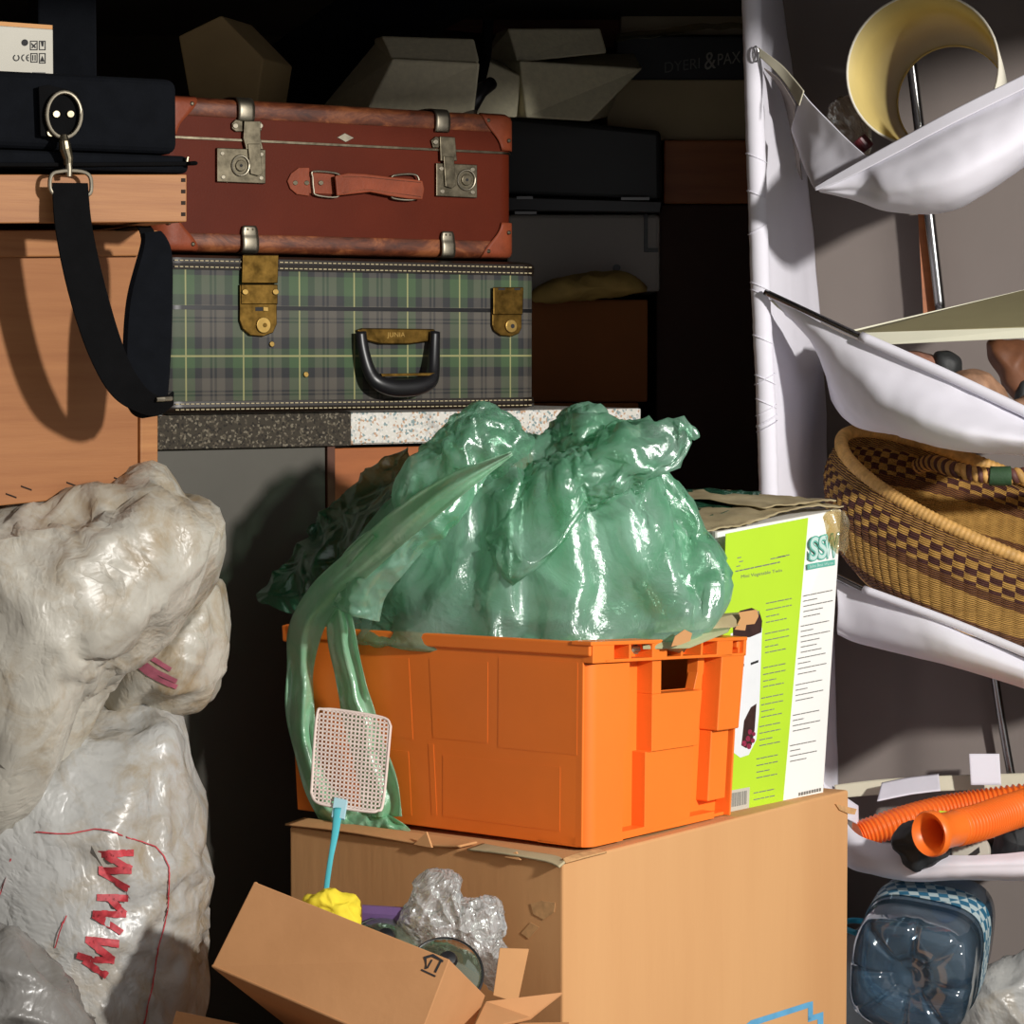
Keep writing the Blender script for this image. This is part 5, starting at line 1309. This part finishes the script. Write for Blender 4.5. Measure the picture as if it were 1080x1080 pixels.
# basket ------------------------------------------------------------------
def basket_mat():
    s = NT('woven_basket'); b = s.n('ShaderNodeBsdfPrincipled', i_Roughness=.65); b.inputs['Specular IOR Level'].default_value = .3
    uv = s.n('ShaderNodeUVMap', uv_map='UVMap'); sp = s.n('ShaderNodeSeparateXYZ'); s.l(uv, 0, sp, 0)
    U, V = sp.outputs[0], sp.outputs[1]
    T, Bn, D = rgb(204, 158, 84), rgb(92, 56, 50), rgb(150, 104, 56)
    fl_ = lambda x: s.math('FLOOR', x)
    # checks: U in staves, V 0 (rim) .. 1 (base)
    par = s.math('MODULO', s.math('ADD', fl_(U), fl_(s.math('MULTIPLY', V, 15.0))), 2.0)
    fine = s.math('GREATER_THAN', s.math('FRACT', s.math('ADD', s.math('MULTIPLY', V, 48.0), s.math('MULTIPLY', U, .5))), .5)
    check = s.mix(par, Bn, T); stripe = s.mix(fine, Bn, T); stripe2 = s.mix(fine, Bn, D)
    band = lambda a, c: s.math('MULTIPLY', s.math('GREATER_THAN', V, a), s.math('LESS_THAN', V, c))
    col = s.mix(band(.17, .44), stripe, check)
    col = s.mix(band(.44, .54), col, stripe2)
    col = s.mix(band(.54, .84), col, T)
    col = s.mix(band(.84, 2.0), col, stripe2)
    n = s.noise(60, 4); col = s.mix(.6, col, s.ramp(n.outputs[0], [(.3, (.45, .4, .35, 1)), (.7, (1, 1, 1, 1))]), 'MULTIPLY')
    s.t.links.new(col, b.inputs['Base Color'])
    h = s.math('SINE', s.math('ADD', s.math('MULTIPLY', V, 48*2*math.pi), s.math('MULTIPLY', U, math.pi)))
    s.t.links.new(s.bump(h, .7, .003), b.inputs['Normal']); s.l(b, 0, s.out, 0); return s.m
m_bask = basket_mat()
m_rimb = simple('wrapped_straw', rgb(214, 166, 94), .6, .15, 60)
CB = P(1075, 545, 4.93)
AX = P(888, 472, 4.96)-CB        # towards the left end
BX = P(1099, 600, 4.78)-CB       # towards the viewer
DN = (P(1066, 644, 4.93)-CB)*.90; 
tb_ = thing('basket', 'round woven straw basket in brown and tan, lying in the third shelf compartment', 'basket', CB+DN*1.3)
EX = P(888, 502, 4.96)-P(888, 474, 4.96)
NS = 96; nA = NS*6; rows = []; uvs = []
prof = [(0, 1.0), (.12, 1.035), (.3, 1.07), (.5, 1.06), (.7, 1.03), (.88, .98), (1.0, .88)]
pr_ = spline([Vector((a, b, 0)) for a, b in prof], 50)
for i, q in enumerate(pr_):
    row = []
    for k in range(nA+1):
        a = 2*math.pi*k/nA; st = .012*abs(math.sin(a*NS/2))-.008
        twi = .004*math.sin(i*2.2+(k//6 % 2)*math.pi)
        r_ = q.y*(1+st+twi*.6)
        row.append(CB + EX*math.cos(a)*q.x + AX*math.cos(a)*r_ + BX*math.sin(a)*r_ + DN*q.x); uvs.append((NS*k/nA, q.x))
    rows.append(row)
obj('woven_wall', MB().grid(rows), m_bask, tb_, smooth=True, solid=.006, uvs=uvs)
mb = MB(); mb.v = [CB+AX*math.cos(2*math.pi*k/64)*.89+EX*math.cos(2*math.pi*k/64)+BX*math.sin(2*math.pi*k/64)*.89+DN*1.0 for k in range(64)]; mb.f = [tuple(range(64))]
mb.v = mb.v+[p+DN*.03 for p in mb.v]; mb.f = [tuple(range(64)), tuple(range(127, 63, -1))]+[(i, (i+1) % 64, 64+(i+1) % 64, 64+i) for i in range(64)]
obj('woven_base', mb, m_rimb, tb_)
nR = 900; rimp = [CB+AX*math.cos(2*math.pi*k/nR)+BX*math.sin(2*math.pi*k/nR)+DN*.02*math.sin(6*math.pi*k/nR) for k in range(nR)]
obj('rim', MB().tube(rimp, [.0115*(1+.06*math.sin(k*1.6)) for k in range(nR)], 12, closed=True), m_rimb, tb_, smooth=True)
# twisted handle along the far rim
hc = spline([P(968, 492, 5.06), P(984, 488, 5.02), P(1010, 496, 4.90), (P(1045, 502, 4.88)), P(1090, 502, 4.88), P(1140, 510, 4.95)], 200)
for kk in range(2):
    pts = []
    for i, p in enumerate(hc):
        a = i*.55+kk*math.pi; t_ = (hc[min(i+1, 199)]-hc[max(i-1, 0)]).normalized(); u = t_.orthogonal().normalized(); v = t_.cross(u)
        pts.append(p+(u*math.cos(a)+v*math.sin(a))*.0080)
    obj('handle_strand', MB().tube(pts, .0068, 8), m_rimb if kk else simple('brown_straw', rgb(100, 62, 56), .6, .15, 60), tb_, smooth=True)
obj('handle_core', MB().tube(hc, .009, 8), m_rimb, tb_, smooth=True)
obj('handle_binding', MB().tube(hc[118:140], .017, 14), simple('green_binding', rgb(52, 84, 54), .7, .1, 60, bump=.4, bscale=300), tb_, smooth=True)
obj('handle_binding', MB().tube(hc[0:16], [.011+.003*math.sin(i) for i in range(16)], 10), simple('plum_straw', rgb(96, 62, 66), .7, .15, 60), tb_, smooth=True)

# corrugated hoses --------------------------------------------------------
m_hose = simple('orange_hose_plastic', rgb(250, 120, 40), .4, .03, 6)
def hose(path, r_, pitch, label, flare=False):
    L = sum(((Vector(path[i+1])-Vector(path[i])).length for i in range(len(path)-1))); n_ = int(L/pitch*8)
    c = spline(path, n_); t = thing('corrugated_hose', label, 'hose', base_of([p-Vector((0, 0, r_)) for p in c]), 'orange corrugated hoses')
    st = 0; sm = int(.05/pitch*8) if flare else 0
    obj('corrugated_tube', MB().tube(c, [r_*(1 if i < sm else 1+.10*math.sin(2*math.pi*i/8)) for i in range(n_)], 24, cap=not flare), m_hose, t, smooth=True)
    if flare:
        d = (c[4]-c[0]).normalized(); M = Matrix.Translation(c[0]) @ d.to_track_quat('Z', 'Y').to_matrix().to_4x4()
        obj('cuff', MB().lathe(M, [(r_*.72, .05), (r_*.78, .0), (r_*.9, -.022), (r_*1.25, -.030), (r_*1.34, -.026), (r_*1.32, -.016), (r_*1.08, -.004), (r_*1.03, .02), (r_*1.02, .05)], 40), m_hose, t, smooth=True, sm_angle=50)
    return t
hose([P(992, 877, 4.60), P(1030, 868, 4.66), P(1060, 858, 4.72), P(1110, 842, 4.82)], .0285, .0085, 'bright orange corrugated hose with an open flared cuff, in front', True)
hose([P(905, 882, 4.98), P(950, 866, 5.0), P(1000, 853, 5.04), P(1050, 845, 5.05), P(1110, 838, 5.05)], .024, .0085, 'darker orange corrugated hose lying behind the open one')
m_bag = simple('black_bag_cloth', rgb(40, 42, 44), .7, .15, 20, bump=.4, bscale=80)
top('black_pouch', pillow([(940, 890), (948, 874), (962, 866), (985, 864), (1000, 880), (1002, 900), (988, 912), (975, 914), (965, 921), (955, 914), (950, 902)], (970, 888), lambda x, y: 4.70, .045, .05, 80, 30, lambda p: .006*fold(p, 22, 3)), m_bag, 'crumpled black cloth pouch left of the open hose cuff', 'pouch', smooth=True)
top('black_pouch', pillow([(1048, 902), (1052, 880), (1066, 866), (1095, 850), (1110, 880), (1095, 912), (1060, 912)], (1072, 890), lambda x, y: 4.84, .05, .05, 80, 30, lambda p: .006*fold(p, 18, 6)), m_bag, 'dark cloth bundle under the hoses at the right edge', 'pouch', smooth=True)
top('black_pouch', pillow([(995, 900), (1010, 885), (1040, 882), (1060, 890), (1060, 912), (1000, 914)], (1028, 898), lambda x, y: 4.90, .04, .05, 60, 24, lambda p: .004*fold(p, 22, 8)), m_bag, 'dark cloth lying behind the round white tin', 'pouch', smooth=True)
# round tin with CE mark
tc_ = P(1023, 897, 4.72); tn = (CAM-tc_).normalized()+Vector((-.12, 0, .05)); tn.normalize()
M = Matrix.Translation(tc_) @ tn.to_track_quat('Z', 'Y').to_matrix().to_4x4()
t = thing('round_tin', 'round white labelled tin leaning under the open hose', 'tin', tc_-Vector((0, 0, .03)))
obj('body', MB().lathe(M, [(.031, -.035), (.0315, -.002), (.030, 0), (.001, .0005)], 40, True, True), m_whitecard, t, smooth=True, sm_angle=40)
pt_ = (tc_+tn*.0006, tn)
obj('ce_mark', text_mb('CE', Q(1018, 894, pt_), Q(1032, 888, pt_), Q(1019.5, 887, pt_), .0005), m_ink, t)
mb = MB(); x = 0
for k in range(12):
    u = k/12; a = (1022+u*12, 908-u*9); m = plate([(a[0], a[1]), (a[0]+.6, a[1]-.6), (a[0]-.9+.6, a[1]-6-.6), (a[0]-.9, a[1]-6)], pt_, .0003, .0006); mb.add(m.v, m.f)
obj('barcode', mb, m_ink, t)
top('leaf_scrap', MB().prism([P(x, y, 4.62) for x, y in ((990, 855), (1008, 857), (1006, 864), (996, 863))], Vector((0, .003, 0))), m_lime, 'tiny lime green scrap on the hose behind the cuff', 'scrap')

# big water bottle seen from below ----------------------------------------
def bottle_mat():
    s = NT('blue_clear_plastic')
    tr = s.n('ShaderNodeBsdfTransparent'); tr.inputs[0].default_value = rgb(196, 212, 222)
    gl = s.n('ShaderNodeBsdfGlossy', i_Roughness=.08); df = s.n('ShaderNodeBsdfDiffuse'); df.inputs[0].default_value = rgb(110, 150, 180)
    fr = s.n('ShaderNodeLayerWeight', i_Blend=.35)
    m1 = s.n('ShaderNodeMixShader', i_0=.14); s.l(tr, 0, m1, 1); s.l(df, 0, m1, 2)
    m2 = s.n('ShaderNodeMixShader'); s.t.links.new(s.math('MULTIPLY_ADD', fr.outputs['Facing'], .75, .06, clamp=True), m2.inputs[0]); s.l(m1, 0, m2, 1); s.l(gl, 0, m2, 2); s.l(m2, 0, s.out, 0); return s.m
m_bot = bottle_mat()
bc = P(957, 1035, 4.66); bax = Vector((.32, .93, .16)).normalized()
Mq = Matrix.Translation(bc) @ bax.to_track_quat('Z', 'Y').to_matrix().to_4x4()
Mq = Mq @ Matrix.Rotation(R(8), 4, 'Z')
t = thing('water_bottle', 'large clear blue water bottle lying with its ribbed base to the front', 'bottle', bc-Vector((0, 0, .1)))
def sq(r_, a, e=4.2):
    c_, s_ = math.cos(a), math.sin(a); k = (abs(c_)**e+abs(s_)**e)**(-1/e); return r_*k*c_, r_*k*s_
rows = []
for r_, z, e in ((.012, .034, 2), (.020, .022, 2), (.030, .028, 2), (.032, .018, 2), (.05, .006, 2.2), (.075, -.002, 2.6), (.092, .004, 3), (.100, .02, 3.4), (.102, .05, 3.6), (.102, .10, 3.6), (.099, .105, 3.6), (.102, .11, 3.6), (.102, .16, 3.6), (.099, .165, 3.6), (.102, .17, 3.6), (.100, .26, 3.4), (.08, .31, 2.6), (.04, .335, 2), (.022, .345, 2), (.022, .37, 2)):
    row = []
    for k in range(128):
        a = 2*math.pi*k/128
        x, y = sq(r_, a, e); rib = 0
        if .03 < r_ < .095 and z < .02: rib = .010*max(0, math.cos(8*a))**6
        row.append(Mq @ Vector((x, y, z+rib)))
    rows.append(row)
mb = MB().grid(rows, closed=True); mb.f.append(tuple(range(128)))
obj('body', mb, m_bot, t, smooth=True)
rows = []
for z in (.115, .118, .185, .188):
    rows.append([Mq @ Vector((*sq(.1045, 2*math.pi*k/128, 3.6), z)) for k in range(128)])
def label_mat():
    s = NT('blue_checked_label'); b = s.n('ShaderNodeBsdfPrincipled', i_Roughness=.4)
    ch = s.n('ShaderNodeTexChecker', i_Scale=60.0); ch.inputs[1].default_value = rgb(48, 110, 140); ch.inputs[2].default_value = rgb(190, 206, 206)
    tc, _ = s.coord(); s.l(tc, 'Object', ch, 0); s.l(ch, 0, b, 'Base Color'); s.l(b, 0, s.out, 0); return s.m
obj('label_band', MB().grid(rows, closed=True), label_mat(), t, smooth=True)
m_bcap = simple('blue_cap', rgb(40, 110, 170), .4, .05, 10)
obj('cap', MB().lathe(Mq, [(.025, .345), (.025, .372), (.001, .374)], 30, True, True), m_bcap, t, smooth=True, sm_angle=40)
obj('carry_handle', MB().tube(spline([Mq @ Vector((q*.03+.12, .0, .19+.03*w_)) for q, w_ in ((0, -1), (.7, -.7), (1, 0), (.7, .7), (0, 1))], 20), .005, 10), simple('cyan_plastic', rgb(40, 150, 180), .4, .05, 10), t, smooth=True)
top('white_bag', pillow([(1000, 1060), (1020, 1035), (1060, 1010), (1110, 1000), (1130, 1080), (1100, 1130), (1020, 1120)], (1065, 1070), lambda x, y: 4.95, .1, .08, 90, 30, lambda p: .012*fold(p, 12, 8)), m_sack, 'white plastic bag on the floor beside the water bottle', 'bag', smooth=True)
top('white_bag', pillow([(868, 1010), (890, 985), (930, 978), (980, 1000), (1050, 1090), (1000, 1130), (880, 1130)], (940, 1060), lambda x, y: 5.12, .08, .06, 90, 30, lambda p: .01*fold(p, 12, 18)), simple('grey_film_bag', rgb(150, 148, 146), .5, .06, 8), 'greyish plastic bag behind the water bottle', 'bag', smooth=True)
# ------------------------------------------------------------------ things at the back, in the dark
def vslab(name, px0, px1, py0, py1, Y, dep, mat, label, cat, bev=.003, rot=0.0, group=None, **kw):
    a = P(px0, py1, Y); b = P(px1, py1, Y); z1 = P(px0, py0, Y).z
    d = Vector((math.cos(rot), math.sin(rot), 0)); n = Vector((math.sin(rot), -math.cos(rot), 0)); w_ = (b-a).x/math.cos(rot)
    a2, b2 = a, a+d*w_
    c = [Vector((q.x, q.y, z)) for z in (a.z, z1) for q in ((a2, b2) if z == a.z else (b2, a2))]
    return top(name, MB().hexa(c+[p-n*dep for p in c]), mat, label, cat, group, bevel=bev, **kw), (a2, n)
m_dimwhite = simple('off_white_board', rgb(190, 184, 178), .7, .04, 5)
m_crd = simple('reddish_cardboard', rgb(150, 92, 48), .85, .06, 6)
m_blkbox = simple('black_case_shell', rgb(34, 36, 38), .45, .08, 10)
# stack carrying the dark case
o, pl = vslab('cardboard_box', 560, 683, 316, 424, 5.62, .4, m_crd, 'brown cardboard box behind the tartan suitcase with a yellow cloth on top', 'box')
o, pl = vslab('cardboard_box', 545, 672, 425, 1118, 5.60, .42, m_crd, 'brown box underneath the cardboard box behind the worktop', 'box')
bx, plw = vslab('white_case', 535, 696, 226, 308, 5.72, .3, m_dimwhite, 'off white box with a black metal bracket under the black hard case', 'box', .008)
c_ = [(679, 226), (683, 226), (683, 262), (694, 262), (694, 266), (679, 266)]
obj('corner_bracket', plate(c_, plw, .001, .006), m_blackpl, bx)
obj('knob', plate(circ(650, 283, 4), plw, .001, .02), m_blackpl, bx)
c0 = P(628, 302, 5.60)
top('yellow_cloth', pillow([(562, 308), (580, 296), (605, 290), (635, 286), (662, 288), (678, 300), (680, 308), (640, 314), (600, 318), (566, 320)], (622, 303), lambda x, y: 5.56, .05, .06, 90, 30, lambda p: .004*noise.noise(p*30)+.004*fold(p, 24, 4)), simple('mustard_cloth', rgb(190, 160, 92), .8, .1, 20), 'folded mustard yellow cloth lying on the brown cardboard box', 'cloth', smooth=True)
t = thing('hard_case', 'flat black hard case lying on the off white box', 'case', P(605, 226, 5.85))
zc = P(600, 223, 5.7).z
def pz(px, py, Y, z=None):
    p = P(px, py, Y); return Vector((p.x, p.y, p.z if z is None else z))
obj('lid', MB().hexa([pz(500, 205, 5.66), pz(698, 212, 5.66), pz(697, 138, 5.66), pz(500, 118, 5.66), pz(500, 205, 6.0), pz(698, 212, 6.0), pz(697, 138, 6.0), pz(500, 118, 6.0)]), m_blkbox, t, bevel=.01, segs=3)
obj('base', MB().hexa([pz(500, 222, 5.64), pz(697, 225, 5.64), pz(699, 212, 5.64), pz(500, 206, 5.64), pz(500, 222, 6.0), pz(697, 225, 6.0), pz(699, 212, 6.0), pz(500, 206, 6.0)]), m_blackpl, t, bevel=.003)
m_dimsteel = simple('dull_steel', rgb(120, 120, 120), .4, .1, 20, metal=1)
for x0, x1, y in ((545, 562, 207), (655, 685, 208), (543, 566, 223)):
    obj('catch', MB().hexa([P(x0, y+3, 5.63), P(x1, y+3, 5.63), P(x1, y, 5.63), P(x0, y, 5.63), P(x0, y+3, 5.64), P(x1, y+3, 5.64), P(x1, y, 5.64), P(x0, y, 5.64)]), m_dimsteel, t)
# wooden cabinet and boxes to the right of it, behind the shelf post
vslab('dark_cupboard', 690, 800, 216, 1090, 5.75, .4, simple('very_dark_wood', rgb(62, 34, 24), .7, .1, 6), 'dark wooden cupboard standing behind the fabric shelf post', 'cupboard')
vslab('wooden_box', 700, 810, 148, 215, 5.74, .35, m_oak, 'orange brown wooden box on top of the dark cupboard', 'box')
vslab('storage_box', 640, 812, 84, 148, 5.78, .3, simple('cream_box_card', rgb(186, 168, 132), .8, .05, 8), 'cream cardboard box between the wooden drawer and the black lettered box', 'box')
bx, plb = vslab('storage_box', 650, 815, 38, 90, 5.80, .28, simple('black_card', rgb(26, 27, 30), .5, .05, 8), 'black box with pale lettering ending in PAX, behind the shelf post', 'box')
m_dimink = simple('pale_grey_ink', rgb(160, 156, 148), .7)
obj('lettering', text_mb('PAX', Q(757, 69, plb), Q(781, 66, plb), Q(757, 57, plb), .001), m_dimink, bx)
obj('lettering', text_mb('DYERI', Q(701, 77, plb), Q(738, 72, plb), Q(701, 66, plb), .001), m_inkgrey, bx)
obj('lettering', text_mb('&', Q(743, 74, plb), Q(755, 72, plb), Q(743, 56, plb), .001), m_dimink, bx)
vslab('storage_box', 655, 815, -60, 37, 5.84, .25, simple('taupe_card', rgb(150, 136, 112), .8, .05, 8), 'taupe box above the black lettered box at the top edge', 'box')
sheetmb = MB().grid(loft([[P(650, 36, 5.79), P(700, 30, 5.78), (P(750, 24, 5.79)), P(812, 30, 5.79)], [P(650, 44, 5.77), P(700, 38, 5.76), P(750, 30, 5.77), P(812, 36, 5.77)]], 60, 8, lambda u, v, p: .006*noise.noise(p*30)))
obj('torn_film', sheetmb, m_tape, bx, smooth=True, solid=.0006)
# polystyrene blocks
t = thing('polystyrene_block', 'notched polystyrene packing block lying on the brown suitcase', 'packing', P(430, 112, 5.05))
obj('block', MB().hexa([P(385, 120, 5.02), P(500, 122, 4.98), P(506, 66, 5.0), P(414, 62, 5.02), P(340, 112, 5.3), P(470, 120, 5.3), P(500, 62, 5.25), P(400, 40, 5.25)]), m_foam, t, bevel=.004)
obj('ledge', MB().hexa([P(414, 63, 5.03), P(506, 66, 5.01), P(500, 41, 5.06), P(402, 38, 5.08), P(395, 63, 5.3), P(490, 66, 5.3), P(490, 44, 5.3), P(395, 40, 5.3)]), m_foam, t, bevel=.004)
t = thing('polystyrene_block', 'wide polystyrene packing block with raised step, on the black hard case', 'packing', P(600, 126, 5.75))
obj('block', MB().hexa([P(555, 124, 5.45), P(622, 128, 5.45), P(678, 72, 5.5), P(548, 64, 5.45), P(500, 122, 5.75), P(640, 124, 5.75), P(670, 56, 5.7), P(510, 60, 5.7)]), m_foam, t, bevel=.004)
obj('step', MB().hexa([P(546, 66, 5.47), P(640, 56, 5.49), P(633, 30, 5.52), P(535, 30, 5.5), P(510, 62, 5.7), P(640, 56, 5.7), P(630, 32, 5.7), P(524, 34, 5.7)]), m_foam, t, bevel=.004)
obj('shoulder', MB().hexa([P(500, 122, 5.42), P(545, 124, 5.44), P(549, 80, 5.46), P(510, 62, 5.44), P(500, 122, 5.6), P(545, 124, 5.6), P(549, 70, 5.6), P(512, 60, 5.6)]), m_foam, t, bevel=.004)
top('dark_strap', MB().tube(spline([P(515, 20, 5.3), P(512, 60, 5.3), P(505, 90, 5.25), P(498, 108, 5.22)], 20), .010, 8), m_web, 'dark webbing strap hanging between the two polystyrene blocks', 'strap')
t = thing('camera_tripod_head', 'dark grey metal clamp lying on the brown suitcase between the polystyrene blocks', 'clamp', P(490, 122, 5.1))
obj('arm', MB().tube([P(430, 122, 5.10), P(465, 114, 5.06), P(492, 108, 5.02)], [.014, .018, .016], 14), m_dimsteel, t, smooth=True)
obj('joint', MB().tube([P(496, 116, 5.0), P(506, 96, 5.02), P(518, 88, 5.05)], [.012, .014, .012], 14), m_blackpl, t, smooth=True)
obj('screw', MB().tube([P(497, 120, 4.97), P(500, 119, 4.99)], .006, 10), m_nickel, t)
# leaning pieces at the upper left
mb = MB().prism([P(x, y, 5.02) for x, y in ((188, 38), (233, 16), (278, 62), (268, 126), (204, 128))], Vector((.04, .14, 0)))
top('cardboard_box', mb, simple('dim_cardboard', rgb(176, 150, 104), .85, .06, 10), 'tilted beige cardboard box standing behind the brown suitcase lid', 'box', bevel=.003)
mb = MB().prism([P(x, y, 5.35) for x, y in ((268, 60), (395, -30), (560, -30), (400, 60), (400, 427), (290, 427), (275, 106))], Vector((.02, .06, 0)))
top('dark_board', mb, m_blackcloth, 'wide black board leaning diagonally behind the polystyrene block', 'board', bevel=.003)
